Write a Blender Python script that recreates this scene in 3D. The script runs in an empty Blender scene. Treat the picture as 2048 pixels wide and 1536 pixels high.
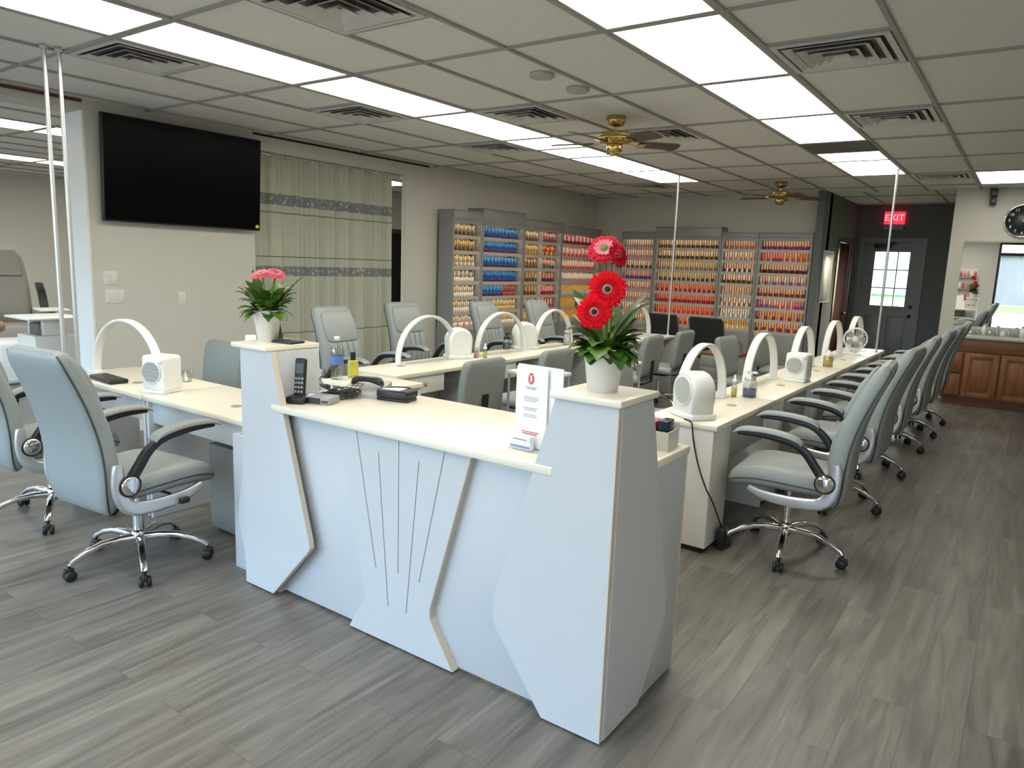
import bpy, bmesh, math, random
from mathutils import Vector, Matrix
random.seed(7)
C = bpy.context.scene.collection
PI = math.pi
CE = 2.743           # ceiling height
G = .6096            # ceiling grid module
GX0, GY0 = -1.9008, 3.3827

# ------------------------------------------------------------------ materials
def srgb(r, g, b):
    f = lambda c: (c/255/12.92) if c/255 <= .04045 else ((c/255+.055)/1.055)**2.4
    return (f(r), f(g), f(b), 1)

def mat(name, col, rough=.5, metal=0., spec=.5, emit=None, estr=0., coat=0., noise=0., nscale=30., alpha=None, bump=0., bscale=80.):
    m = bpy.data.materials.new(name); m.use_nodes = True
    nt = m.node_tree; b = nt.nodes['Principled BSDF']
    b.inputs['Base Color'].default_value = tuple(col[:3])+(1,)
    b.inputs['Roughness'].default_value = rough
    b.inputs['Metallic'].default_value = metal
    b.inputs['Specular IOR Level'].default_value = spec
    b.inputs['Coat Weight'].default_value = coat
    if emit:
        b.inputs['Emission Color'].default_value = tuple(emit[:3])+(1,)
        b.inputs['Emission Strength'].default_value = estr
    if noise or bump:
        tc = nt.nodes.new('ShaderNodeTexCoord'); n = nt.nodes.new('ShaderNodeTexNoise')
        n.inputs['Scale'].default_value = nscale; n.inputs['Detail'].default_value = 4
        nt.links.new(tc.outputs['Object'], n.inputs['Vector'])
    if noise:
        mx = nt.nodes.new('ShaderNodeMix'); mx.data_type = 'RGBA'
        mx.inputs[6].default_value = tuple(c*(1-noise) for c in col[:3])+(1,)
        mx.inputs[7].default_value = tuple(min(1, c*(1+noise)) for c in col[:3])+(1,)
        nt.links.new(n.outputs['Fac'], mx.inputs[0]); nt.links.new(mx.outputs[2], b.inputs['Base Color'])
    if bump:
        n2 = nt.nodes.new('ShaderNodeTexNoise'); n2.inputs['Scale'].default_value = bscale
        nt.links.new(tc.outputs['Object'], n2.inputs['Vector'])
        bp = nt.nodes.new('ShaderNodeBump'); bp.inputs['Strength'].default_value = bump; bp.inputs['Distance'].default_value = .004
        nt.links.new(n2.outputs['Fac'], bp.inputs['Height']); nt.links.new(bp.outputs['Normal'], b.inputs['Normal'])
    return m

def glass_mat(name, col=(1, 1, 1), fac=.08):
    m = bpy.data.materials.new(name); m.use_nodes = True
    nt = m.node_tree; nt.nodes.clear()
    o = nt.nodes.new('ShaderNodeOutputMaterial'); t = nt.nodes.new('ShaderNodeBsdfTransparent'); g = nt.nodes.new('ShaderNodeBsdfGlossy')
    t.inputs['Color'].default_value = tuple(col)+(1,); g.inputs['Roughness'].default_value = .02
    mx = nt.nodes.new('ShaderNodeMixShader'); mx.inputs[0].default_value = fac
    nt.links.new(t.outputs[0], mx.inputs[1]); nt.links.new(g.outputs[0], mx.inputs[2]); nt.links.new(mx.outputs[0], o.inputs[0])
    return m

def floor_mat():
    m = bpy.data.materials.new('grey_wood_plank'); m.use_nodes = True
    nt = m.node_tree; L = nt.links.new; N = nt.nodes.new; b = nt.nodes['Principled BSDF']
    tc = N('ShaderNodeTexCoord'); mp = N('ShaderNodeMapping'); mp.inputs['Rotation'].default_value = (0, 0, PI/2)
    L(tc.outputs['Object'], mp.inputs['Vector'])
    br = N('ShaderNodeTexBrick'); br.offset = .37; br.offset_frequency = 2
    br.inputs['Color1'].default_value = (0, 0, 0, 1); br.inputs['Color2'].default_value = (1, 1, 1, 1)
    br.inputs['Mortar'].default_value = (.5, .5, .5, 1); br.inputs['Scale'].default_value = 1
    br.inputs['Mortar Size'].default_value = .0011; br.inputs['Brick Width'].default_value = 1.22; br.inputs['Row Height'].default_value = .18
    L(mp.outputs[0], br.inputs['Vector'])
    # long streaks along the plank, shifted per plank
    mp2 = N('ShaderNodeMapping'); mp2.inputs['Scale'].default_value = (1.0, 11, 1)
    L(mp.outputs[0], mp2.inputs['Vector'])
    add = N('ShaderNodeVectorMath'); add.operation = 'ADD'
    sc = N('ShaderNodeVectorMath'); sc.operation = 'SCALE'; sc.inputs['Scale'].default_value = 37
    L(br.outputs['Color'], sc.inputs[0]); L(mp2.outputs[0], add.inputs[0]); L(sc.outputs[0], add.inputs[1])
    n1 = N('ShaderNodeTexNoise'); n1.inputs['Scale'].default_value = 1.4; n1.inputs['Detail'].default_value = 7; n1.inputs['Roughness'].default_value = .62; n1.inputs['Distortion'].default_value = .8
    L(add.outputs[0], n1.inputs['Vector'])
    r = N('ShaderNodeValToRGB'); e = r.color_ramp.elements
    e[0].position = .3; e[0].color = (.085, .077, .064, 1); e[1].position = .72; e[1].color = (.235, .218, .192, 1)
    L(n1.outputs['Fac'], r.inputs['Fac'])
    mx = N('ShaderNodeMix'); mx.data_type = 'RGBA'; mx.blend_type = 'MULTIPLY'; mx.inputs[0].default_value = 1
    r2 = N('ShaderNodeValToRGB'); r2.color_ramp.elements[0].color = (.84, .84, .83, 1); r2.color_ramp.elements[1].color = (1.13, 1.13, 1.13, 1)
    L(br.outputs['Color'], r2.inputs['Fac']); L(r.outputs['Color'], mx.inputs[6]); L(r2.outputs['Color'], mx.inputs[7])
    mx2 = N('ShaderNodeMix'); mx2.data_type = 'RGBA'; mx2.inputs[7].default_value = (.08, .074, .064, 1)
    L(br.outputs['Fac'], mx2.inputs[0]); L(mx.outputs[2], mx2.inputs[6]); L(mx2.outputs[2], b.inputs['Base Color'])
    b.inputs['Roughness'].default_value = .38; b.inputs['Specular IOR Level'].default_value = .5
    bp = N('ShaderNodeBump'); bp.inputs['Strength'].default_value = .12; bp.inputs['Distance'].default_value = .003
    L(n1.outputs['Fac'], bp.inputs['Height']); L(bp.outputs['Normal'], b.inputs['Normal'])
    return m

def wood_mat(name, c1, c2, axis=2, rough=.45):
    m = bpy.data.materials.new(name); m.use_nodes = True
    nt = m.node_tree; L = nt.links.new; N = nt.nodes.new; b = nt.nodes['Principled BSDF']
    tc = N('ShaderNodeTexCoord'); mp = N('ShaderNodeMapping'); s = [22, 22, 22]; s[axis] = 1.6; mp.inputs['Scale'].default_value = s
    L(tc.outputs['Object'], mp.inputs['Vector'])
    n = N('ShaderNodeTexNoise'); n.inputs['Scale'].default_value = 1.5; n.inputs['Detail'].default_value = 5; n.inputs['Distortion'].default_value = .6
    L(mp.outputs[0], n.inputs['Vector']); r = N('ShaderNodeValToRGB')
    r.color_ramp.elements[0].position = .3; r.color_ramp.elements[0].color = tuple(c1)+(1,)
    r.color_ramp.elements[1].position = .7; r.color_ramp.elements[1].color = tuple(c2)+(1,)
    L(n.outputs['Fac'], r.inputs['Fac']); L(r.outputs['Color'], b.inputs['Base Color']); b.inputs['Roughness'].default_value = rough
    return m

def tile_mat():
    m = bpy.data.materials.new('acoustic_tile'); m.use_nodes = True
    nt = m.node_tree; L = nt.links.new; N = nt.nodes.new; b = nt.nodes['Principled BSDF']
    tc = N('ShaderNodeTexCoord'); n = N('ShaderNodeTexNoise'); n.inputs['Scale'].default_value = 160; n.inputs['Detail'].default_value = 3
    L(tc.outputs['Object'], n.inputs['Vector']); r = N('ShaderNodeValToRGB')
    r.color_ramp.elements[0].position = .35; r.color_ramp.elements[0].color = (.72, .695, .65, 1)
    r.color_ramp.elements[1].position = .62; r.color_ramp.elements[1].color = (.86, .835, .79, 1)
    L(n.outputs['Fac'], r.inputs['Fac']); L(r.outputs['Color'], b.inputs['Base Color']); b.inputs['Roughness'].default_value = .9
    b.inputs['Specular IOR Level'].default_value = .15
    bp = N('ShaderNodeBump'); bp.inputs['Strength'].default_value = .3; bp.inputs['Distance'].default_value = .004
    L(n.outputs['Fac'], bp.inputs['Height']); L(bp.outputs['Normal'], b.inputs['Normal'])
    return m

def attr_mat(name, rough=.3):
    m = bpy.data.materials.new(name); m.use_nodes = True
    nt = m.node_tree; b = nt.nodes['Principled BSDF']; a = nt.nodes.new('ShaderNodeAttribute'); a.attribute_name = 'col'
    nt.links.new(a.outputs['Color'], b.inputs['Base Color']); b.inputs['Roughness'].default_value = rough
    return m

def curtain_mat():
    # woven olive-beige cloth; bands are set by the height along the cloth (object z)
    m = bpy.data.materials.new('curtain_cloth'); m.use_nodes = True
    nt = m.node_tree; L = nt.links.new; N = nt.nodes.new; b = nt.nodes['Principled BSDF']
    tc = N('ShaderNodeTexCoord'); sx = N('ShaderNodeSeparateXYZ'); L(tc.outputs['Object'], sx.inputs[0])
    r = N('ShaderNodeValToRGB'); r.color_ramp.interpolation = 'CONSTANT'
    dv = N('ShaderNodeMath'); dv.operation = 'DIVIDE'; dv.inputs[1].default_value = 2.6; L(sx.outputs['Z'], dv.inputs[0])
    cloth = (.47, .475, .385, 1); band = (.21, .225, .225, 1); line = (.14, .13, .1, 1)
    stops = [(0, cloth), (.60, line), (.606, cloth), (.72, line), (.726, cloth), (1.19, line), (1.196, cloth), (1.325, band), (1.43, cloth), (1.52, line), (1.528, cloth), (1.97, line), (1.978, cloth), (2.05, band), (2.155, cloth)]
    e = r.color_ramp.elements
    e[0].position = 0; e[0].color = cloth; e[1].position = stops[1][0]/2.6; e[1].color = stops[1][1]
    for z, c in stops[2:]:
        k = e.new(z/2.6); k.color = c
    L(dv.outputs[0], r.inputs['Fac'])
    # small white cross stitches in the bands
    ck = N('ShaderNodeTexVoronoi'); ck.inputs['Scale'].default_value = 24; L(tc.outputs['Object'], ck.inputs['Vector'])
    lt = N('ShaderNodeMath'); lt.operation = 'LESS_THAN'; lt.inputs[1].default_value = .3; L(ck.outputs['Distance'], lt.inputs[0])
    isb = N('ShaderNodeMath'); isb.operation = 'COMPARE'; isb.inputs[1].default_value = .225; isb.inputs[2].default_value = .02
    sc = N('ShaderNodeSeparateColor'); L(r.outputs['Color'], sc.inputs[0]); L(sc.outputs[1], isb.inputs[0])
    mu = N('ShaderNodeMath'); mu.operation = 'MULTIPLY'; L(isb.outputs[0], mu.inputs[0]); L(lt.outputs[0], mu.inputs[1])
    mx = N('ShaderNodeMix'); mx.data_type = 'RGBA'; mx.inputs[7].default_value = (.42, .43, .4, 1)
    L(mu.outputs[0], mx.inputs[0]); L(r.outputs['Color'], mx.inputs[6])
    L(mx.outputs[2], b.inputs['Base Color']); b.inputs['Roughness'].default_value = .9; b.inputs['Specular IOR Level'].default_value = .1
    return m

M = dict(
    floor=floor_mat(), tile=tile_mat(), curtain=curtain_mat(), bottle=attr_mat('nail_polish_gloss'),
    grid=mat('ceiling_tbar', (.36, .345, .32), .6),
    wall=mat('beige_wall_paint', (.60, .575, .51), .75, spec=.25, noise=.02, nscale=3),
    wall_w=mat('white_trim_paint', (.78, .77, .74), .5),
    wall_g=mat('grey_wall_paint', (.15, .158, .16), .85, spec=.15, noise=.03, nscale=4),
    wall_v=mat('vanity_wall_paint', (.56, .54, .475), .75),
    brown=mat('brown_trim', (.10, .035, .02), .4), doorred=mat('red_brown_door', (.035, .008, .006), .9, spec=.05, noise=.3, nscale=20),
    door_g=mat('grey_door_paint', (.17, .185, .195), .4), black=mat('black_plastic', (.012, .012, .013), .4),
    dark=mat('dark_void', (.01, .009, .008), .8),
    lens=mat('light_diffuser', (.9, .9, .88), .5, emit=(1.0, .965, .86), estr=5.1),
    frame_w=mat('white_frame', (.42, .405, .38), .6), vent=mat('vent_metal', (.62, .595, .56), .45), ventdark=mat('vent_dark', (.10, .095, .085), .8),
    lam=mat('white_laminate', (.55, .565, .58), .28, spec=.45), lam2=mat('cream_laminate', (.70, .68, .62), .3),
    lamg=mat('grey_laminate', (.36, .355, .34), .35),
    edge=mat('beige_edge_band', (.60, .52, .42), .5), groove=mat('groove_dark', (.22, .21, .2), .7),
    top=mat('cream_stone_top', (.80, .745, .61), .32, spec=.5, noise=.03, nscale=8),
    tope=mat('top_edge', (.74, .69, .58), .2),
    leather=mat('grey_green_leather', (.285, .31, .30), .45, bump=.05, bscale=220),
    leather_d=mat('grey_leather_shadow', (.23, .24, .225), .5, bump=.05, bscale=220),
    pipe=mat('dark_piping', (.05, .055, .055), .5),
    chrome=mat('chrome', (.82, .82, .83), .08, metal=1), silver=mat('silver_paint', (.62, .62, .63), .25, metal=.6),
    brass=mat('brass', (.58, .43, .16), .2, metal=1), blade=wood_mat('fan_blade_wood', (.075, .035, .018), (.13, .07, .035), 0),
    screen=mat('tv_screen', (.002, .002, .0025), .25, spec=.08), yellow=mat('yellow_sticker', (.75, .6, .08), .5),
    plate=mat('switch_plate', (.72, .70, .63), .35), white=mat('white_plastic', (.80, .80, .77), .3), lamp=mat('lamp_arch_white', (.78, .765, .73), .35),
    grille=mat('grille_grey', (.045, .045, .048), .6), grey=mat('mid_grey_plastic', (.3, .3, .3), .4),
    pot=mat('white_ceramic', (.84, .82, .79), .3), soil=mat('soil', (.04, .03, .02), .9),
    leaf=mat('leaf_green', (.085, .17, .022), .4, noise=.4, nscale=40), leaf2=mat('leaf_dark', (.045, .11, .015), .4, noise=.4, nscale=40), stem=mat('stem_green', (.12, .22, .05), .5),
    red=mat('red_petal', (.74, .004, .014), .7, spec=.1), red2=mat('red_petal_inner', (.5, .004, .012), .7, spec=.1), reddk=mat('deep_red_petal', (.50, .015, .035), .7, spec=.1), eye=mat('flower_eye', (.02, .006, .005), .7), eyeg=mat('flower_eye_green', (.12, .16, .05), .7), eyeb=mat('flower_eye_ring', (.35, .18, .15), .7),
    pink=mat('pink_petal', (.72, .09, .15), .5), pinkl=mat('pale_pink_petal', (.66, .20, .24), .7, spec=.1),
    glass=glass_mat('clear_glass'), bottleglass=glass_mat('clear_bottle', (.86, .88, .88), .15),
    blue=mat('blue_liquid', (.006, .03, .16), .15), teal=mat('teal_liquid', (.004, .03, .06), .15), yel=mat('yellow_liquid', (.55, .42, .04), .2), lime=mat('lime_liquid', (.55, .52, .06), .2), pinkb=mat('pink_bottle', (.65, .28, .22), .3), purp=mat('purple_cloth', (.12, .075, .12), .8),
    label=mat('blue_label', (.12, .2, .5), .4), paper=mat('white_paper', (.85, .86, .86), .6), printg=mat('print_grey', (.45, .43, .42), .7), printr=mat('print_red', (.6, .08, .1), .6), printb=mat('print_blue', (.1, .16, .42), .6),
    acr=glass_mat('acrylic', (.95, .97, .97), .1), cherry=wood_mat('cherry_wood', (.17, .058, .018), (.29, .115, .035)), cherryd=wood_mat('cherry_wood_rail', (.12, .038, .013), (.2, .075, .025), 0),
    stone=mat('grey_countertop', (.42, .41, .39), .25, noise=.25, nscale=60), mirror=mat('mirror_silver', (.9, .91, .9), .0, metal=1),
    rack=mat('rack_grey', (.27, .275, .265), .4), rackback=mat('rack_cream_back', (.78, .66, .49), .6), shelf=mat('rack_shelf', (.50, .46, .41), .4),
    led=mat('warm_led', (1, .9, .75), .5, emit=(1.0, .80, .58), estr=4.0),
    exitr=mat('exit_red', (.5, .02, .03), .4, emit=(1, .03, .07), estr=.9), exith=mat('exit_housing', (.30, .26, .25), .5), exitl=mat('exit_letters', (.9, .3, .3), .4, emit=(1, .35, .35), estr=1.2),
    clockf=mat('clock_face', (.012, .017, .016), .4), clockn=mat('clock_numeral', (.75, .75, .72), .5),
    taup=mat('taupe_leather', (.27, .25, .22), .5), brownl=mat('tan_leather', (.36, .22, .10), .45),
    pave=mat('pavement', (.15, .15, .145), .8, noise=.06, nscale=2), grass=mat('lawn', (.06, .14, .025), .9, noise=.3, nscale=6), bld=mat('pale_siding', (.05, .066, .082), .9, spec=.1), bld2=mat('white_siding', (.58, .60, .64), .7), grassf=mat('front_lawn', (.05, .062, .014), .9, noise=.3, nscale=6), bldw=mat('siding_window', (.25, .3, .36), .2), roofm=mat('roof_grey', (.3, .3, .32), .7), blackal=mat('black_aluminium', (.012, .013, .015), .35),
)

# ------------------------------------------------------------------ mesh builder
class MB:
    def __init__(s): s.v = []; s.f = []; s.m = []; s.sm = []; s.mi = 0
    def add(s, vs, fs, smooth=False, mi=None):
        o = len(s.v); s.v += [tuple(v) for v in vs]
        for f in fs: s.f.append(tuple(i+o for i in f)); s.m.append(s.mi if mi is None else mi); s.sm.append(smooth)
        return s
    def box(s, x0, x1, y0, y1, z0, z1, mi=None):
        vs = [(x, y, z) for z in (z0, z1) for y in (y0, y1) for x in (x0, x1)]
        return s.add(vs, [(0, 2, 3, 1), (4, 5, 7, 6), (0, 1, 5, 4), (2, 6, 7, 3), (0, 4, 6, 2), (1, 3, 7, 5)], mi=mi)
    def rbox(s, x0, x1, y0, y1, z0, z1, r=.01, seg=2, mi=None, smooth=True, T=None):
        bm = bmesh.new(); bmesh.ops.create_cube(bm, size=1)
        for v in bm.verts: v.co = Vector(((x0+x1)/2+v.co.x*(x1-x0), (y0+y1)/2+v.co.y*(y1-y0), (z0+z1)/2+v.co.z*(z1-z0)))
        bmesh.ops.bevel(bm, geom=bm.edges[:], offset=r, segments=seg, affect='EDGES', profile=.5)
        if T: bm.transform(T)
        s.addbm(bm, smooth, mi); bm.free(); return s
    def addbm(s, bm, smooth=False, mi=None):
        bm.verts.index_update()
        return s.add([v.co[:] for v in bm.verts], [[v.index for v in f.verts] for f in bm.faces], smooth, mi)
    def rings(s, rings, cap=True, smooth=True, mi=None, closed=False):
        n = len(rings[0]); vs = [p for r in rings for p in r]; fs = []
        k = len(rings)
        for i in range(k if closed else k-1):
            a, b = i*n, ((i+1) % k)*n
            for j in range(n): fs.append((a+j, a+(j+1) % n, b+(j+1) % n, b+j))
        s.add(vs, fs, smooth, mi)
        if cap and not closed:
            s.add(rings[0], [tuple(range(n-1, -1, -1))], False, mi); s.add(rings[-1], [tuple(range(n))], False, mi)
        return s
    def cyl(s, p0, p1, r0, r1=None, n=16, smooth=True, mi=None):
        return s.tube([p0, p1], [r0, r0 if r1 is None else r1], n, mi=mi)
    def tube(s, pts, r, n=10, mi=None, closed=False):
        pts = [Vector(p) for p in pts]; k = len(pts); rr = r if isinstance(r, (list, tuple)) else [r]*k
        rings = []; up = None
        for i, p in enumerate(pts):
            if closed: t = pts[(i+1) % k]-pts[i-1]
            else: t = pts[min(i+1, k-1)]-pts[max(i-1, 0)]
            t.normalize()
            if up is None: up = Vector((0, 0, 1)) if abs(t.z) < .9 else Vector((1, 0, 0))
            a = t.cross(up)
            if a.length < 1e-5: a = t.cross(Vector((0, 1, 0)))
            a.normalize(); b = a.cross(t).normalized(); up = b
            rings.append([tuple(p+rr[i]*(math.cos(2*PI*j/n)*a+math.sin(2*PI*j/n)*b)) for j in range(n)])
        return s.rings(rings, mi=mi, closed=closed)
    def strip(s, pts, w, t, side, mi=None, smooth=True):
        """flat bar of width w (along side) and thickness t swept along pts"""
        pts = [Vector(p) for p in pts]; side = Vector(side).normalized(); k = len(pts); rings = []
        for i, p in enumerate(pts):
            d = (pts[min(i+1, k-1)]-pts[max(i-1, 0)]).normalized(); nn = d.cross(side).normalized()
            ww = w[i] if isinstance(w, (list, tuple)) else w; tt = t[i] if isinstance(t, (list, tuple)) else t
            q = []
            for (a, b) in ((-1, -.6), (-.8, -1), (.8, -1), (1, -.6), (1, .6), (.8, 1), (-.8, 1), (-1, .6)):
                q.append(tuple(p+side*a*ww/2+nn*b*tt/2))
            rings.append(q)
        return s.rings(rings, mi=mi, smooth=smooth)
    def lathe(s, prof, n=24, c=(0, 0, 0), mi=None, ax='z', cap=True):
        rings = []
        for r, z in prof:
            ring = []
            for j in range(n):
                a = 2*PI*j/n; x, y = r*math.cos(a), r*math.sin(a)
                p = (x, y, z) if ax == 'z' else ((z, x, y) if ax == 'x' else (y, z, x))
                ring.append((p[0]+c[0], p[1]+c[1], p[2]+c[2]))
            rings.append(ring)
        return s.rings(rings, mi=mi, cap=cap)
    def poly(s, pts2, fn, d0, d1, mi=None):
        """extrude a 2-D outline between depths d0 and d1; fn(u, v, d) -> xyz"""
        n = len(pts2); a = [fn(u, v, d0) for u, v in pts2]; b = [fn(u, v, d1) for u, v in pts2]
        fs = [tuple(range(n)), tuple(range(2*n-1, n-1, -1))]+[(i, n+i, n+(i+1) % n, (i+1) % n) for i in range(n)]
        s.add(a+b, fs, mi=mi); return s
    def ball(s, c, r, n=12, mi=None, sc=(1, 1, 1)):
        rings = []
        for i in range(1, n//2):
            th = PI*i/(n//2); rings.append([(c[0]+sc[0]*r*math.sin(th)*math.cos(2*PI*j/n), c[1]+sc[1]*r*math.sin(th)*math.sin(2*PI*j/n), c[2]-sc[2]*r*math.cos(th)) for j in range(n)])
        return s.rings(rings, mi=mi)
    def xf(s, T): s.v = [tuple(T @ Vector(v)) for v in s.v]; return s
    def mesh(s, name, mats):
        me = bpy.data.meshes.new(name); me.from_pydata(s.v, [], s.f)
        for m in (mats if isinstance(mats, (list, tuple)) else [mats]): me.materials.append(m)
        me.polygons.foreach_set('material_index', s.m); me.polygons.foreach_set('use_smooth', s.sm)
        bm = bmesh.new(); bm.from_mesh(me); bmesh.ops.recalc_face_normals(bm, faces=bm.faces[:]); bm.to_mesh(me); bm.free()
        me.update(); return me
    def build(s, name, mats, parent=None, loc=None, label=None):
        o = bpy.data.objects.new(name, s.mesh(name, mats)); C.objects.link(o)
        if parent: o.parent = parent
        if loc: o.location = loc
        if label: o['label'] = label
        return o

def tag(o, label, cat, group=None, kind=None):
    o['label'] = label; o['category'] = cat
    if group: o['group'] = group
    if kind: o['kind'] = kind
    return o
def thing(name, label, cat, loc=(0, 0, 0), rz=0, group=None):
    o = bpy.data.objects.new(name, None); C.objects.link(o); o.empty_display_size = .1
    o.location = loc; o.rotation_euler = (0, 0, rz)
    return tag(o, label, cat, group)
def struct(name, mb, m):
    o = mb.build(name, m); o['kind'] = 'structure'; return o
def dup(root, loc, rz, label, group=None):
    if root.name not in DONE:
        def reg(o):
            KIDS[o.name] = list(o.children)
            for c in KIDS[o.name]: reg(c)
        reg(root); DONE.add(root.name)
    def cp(o, par):
        c = o.copy(); C.objects.link(c)
        if par: c.parent = par
        for ch in KIDS[o.name]: cp(ch, c)
        return c
    r = cp(root, None); r.location = loc; r.rotation_euler = (0, 0, rz); r['label'] = label
    if group: r['group'] = group
    return r
DONE = set()
KIDS = {}
class Kit:
    """builds the first of a kind once, then copies it"""
    def __init__(s, maker): s.maker = maker; s.first = None; s.n = 0
    def __call__(s, loc, rz, label, group=None):
        if s.first is None:
            s.first = s.maker(); r = s.first
            r.location = loc; r.rotation_euler = (0, 0, rz); r['label'] = label
            if group: r['group'] = group
            return r
        return dup(s.first, loc, rz, label, group)
R = math.radians
# ------------------------------------------------------------------ camera
F_PX, YAW, PITCH, ROLL = 1442.483, .6148547, .1652805, .0366233
def camera():
    cy, sy, cp, sp = math.cos(YAW), math.sin(YAW), math.cos(PITCH), math.sin(PITCH)
    f = Vector((-sy*cp, cy*cp, -sp)); r = Vector((cy, sy, 0)); u = r.cross(f)
    c, s = math.cos(ROLL), math.sin(ROLL); r2 = c*r+s*u; u2 = -s*r+c*u
    d = bpy.data.cameras.new('camera'); d.sensor_width = 36; d.sensor_fit = 'HORIZONTAL'; d.lens = F_PX/2048*36
    d.clip_start = .05; d.clip_end = 300
    o = bpy.data.objects.new('camera', d); C.objects.link(o)
    m = Matrix((r2, u2, -f)).transposed().to_4x4(); m.translation = (0, 0, 1.585); o.matrix_world = m
    bpy.context.scene.camera = o
camera()

# ------------------------------------------------------------------ setting
def wbox(name, m, *b):
    q = MB()
    for x in b: q.box(*x)
    return struct(name, q, m)
YF = -2.2                       # storefront
wbox('floor', M['floor'], (-14.0, 3.1, YF-.1, 13.5, -.1, 0))
wbox('ceiling', M['tile'], (-14.0, 3.1, YF-.1, 13.5, CE+.014, CE+.1))
q = MB()
i = -20
while GX0+i*G < 3.05:
    x = GX0+i*G; i += 1
    if x > -13.9: q.box(x-.012, x+.012, YF, 11.3, CE, CE+.02)
for x in (-2.51+.6096*.7, -1.2): q.box(x-.012, x+.012, 11.3, 13.4, CE, CE+.02)
for j in range(-5, 9):
    y = GY0+j*2*G
    if y > YF: q.box(-13.85, 3.0, y-.012, y+.012, CE+.001, CE+.021)
for (ix, jh) in ((-2, -.5), (-5, -.5), (-5, .5), (-3, 1.5), (-5, 2.5), (1, .5), (1, 2.5), (-2, 2.5), (1, 5.5), (-5, 5.5), (0, 3.5), (-4, 2.5)):
    y = GY0+jh*2*G; q.box(GX0+ix*G, GX0+(ix+1)*G, y-.012, y+.012, CE+.001, CE+.021)
struct('trim_1', q, M['grid'])
XL = -6.3
# wall that carries the screen, opening to the pedicure room on its left, curtain opening on its right
wbox('wall_left', M['wall'], (XL-.28, XL, 2.87, 4.43, 0, CE+.02), (XL-.07, XL, 4.43, 6.55, 2.59, CE+.02), (XL-.07, XL, 6.55, 11.45, 0, CE+.02), (XL-.28, XL, YF, -1.9, 0, CE+.02), (XL-.28, XL, -1.9, 2.87, 2.665, CE+.02))
wbox('trim_2', M['wall_w'], (XL-.29, XL+.004, 2.862, 2.88, 0, 2.663), (XL-.29, XL-.26, 2.88, 2.96, 0, 2.663))     # white jamb of the opening
wbox('trim_3', M['brown'], (XL, XL+.012, -1.9, 2.87, CE-.022, CE+.002))
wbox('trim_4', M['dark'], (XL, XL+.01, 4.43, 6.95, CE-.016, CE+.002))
wbox('wall_back', M['wall'], (XL, -2.5, 11.3, 11.45, 0, CE+.02))
wbox('wall_passage', M['wall_g'], (-2.6, -2.5, 11.0, 12.14, 0, CE+.02), (-2.6, -2.5, 13.12, 13.5, 0, CE+.02), (-2.6, -2.5, 12.14, 13.12, 2.12, CE+.02))
wbox('wall_far', M['wall_g'], (-2.6, -2.40, 13.4, 13.5, 0, CE+.02), (-1.46, -.8, 13.4, 13.5, 0, CE+.02), (-2.40, -1.46, 13.4, 13.5, 2.20, CE+.02))
wbox('wall_return', M['wall_v'], (-.95, -.80, 11.25, 13.5, 0, CE+.02))
wbox('wall_vanity', M['wall_v'], (-.80, 3.1, 11.25, 11.35, 0, CE+.02))
wbox('wall_right', M['wall'], (3.0, 3.1, YF-.1, 11.25, 0, CE+.02))
# pedicure room behind the opening
wbox('wall_pedicure', M['wall'], (-13.95, -13.85, YF, 8.0, 0, CE+.02), (-13.85, -9.5, 7.9, 8.0, 0, CE+.02), (-9.6, -9.5, 8.0, 9.0, 0, CE+.02), (-9.6, -9.5, 10.2, 11.45, 0, CE+.02), (-9.6, -9.5, 9.0, 10.2, 2.05, CE+.02), (-9.6, XL-.07, 11.35, 11.45, 0, CE+.02), (-10.6, -10.5, 8.0, 11.45, 0, CE+.02))
wbox('trim_5', M['brown'], (-9.5, -9.47, 8.94, 10.26, 2.05, 2.12), (-9.5, -9.47, 8.94, 9.02, 0, 2.05), (-9.5, -9.47, 10.18, 10.26, 0, 2.05))
# black leaf in that doorway
dk = MB().box(-9.58, -9.54, 9.02, 10.18, 0, 2.05); struct('door_3', dk, M['dark'])

# storefront: openings with black frames
opens = [(-5.9, -4.25), (-4.1, -2.45), (-.87, .75)]
q = MB(); x = -14.0
for a, b in [(-13.2, -11.2), (-10.8, -8.8), (-8.4, -6.8)]+opens:
    q.box(x, a, YF-.12, YF, 0, CE+.02); q.box(a, b, YF-.12, YF, 0, .12); q.box(a, b, YF-.12, YF, 2.66, CE+.02); x = b
q.box(x, 3.1, YF-.12, YF, 0, CE+.02)
struct('wall_front', q, M['wall'])
for k, (a, b) in enumerate([(-13.2, -11.2), (-10.8, -8.8), (-8.4, -6.8)]+opens):
    q = MB(); y0, y1 = YF-.09, YF-.03
    q.box(a, a+.06, y0, y1, .12, 2.66).box(b-.06, b, y0, y1, .12, 2.66).box(a+.06, b-.06, y0, y1, .12, .2).box(a+.06, b-.06, y0, y1, 2.6, 2.66).box(a+.06, b-.06, y0, y1, 2.3, 2.38)
    w = struct('window_%d' % (k+1), q, M['blackal'])
    pn = MB().box(a+.06, b-.06, YF-.064, YF-.056, .2, 2.3).box(a+.06, b-.06, YF-.064, YF-.056, 2.38, 2.6).build('pane', M['glass'], w)

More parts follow.
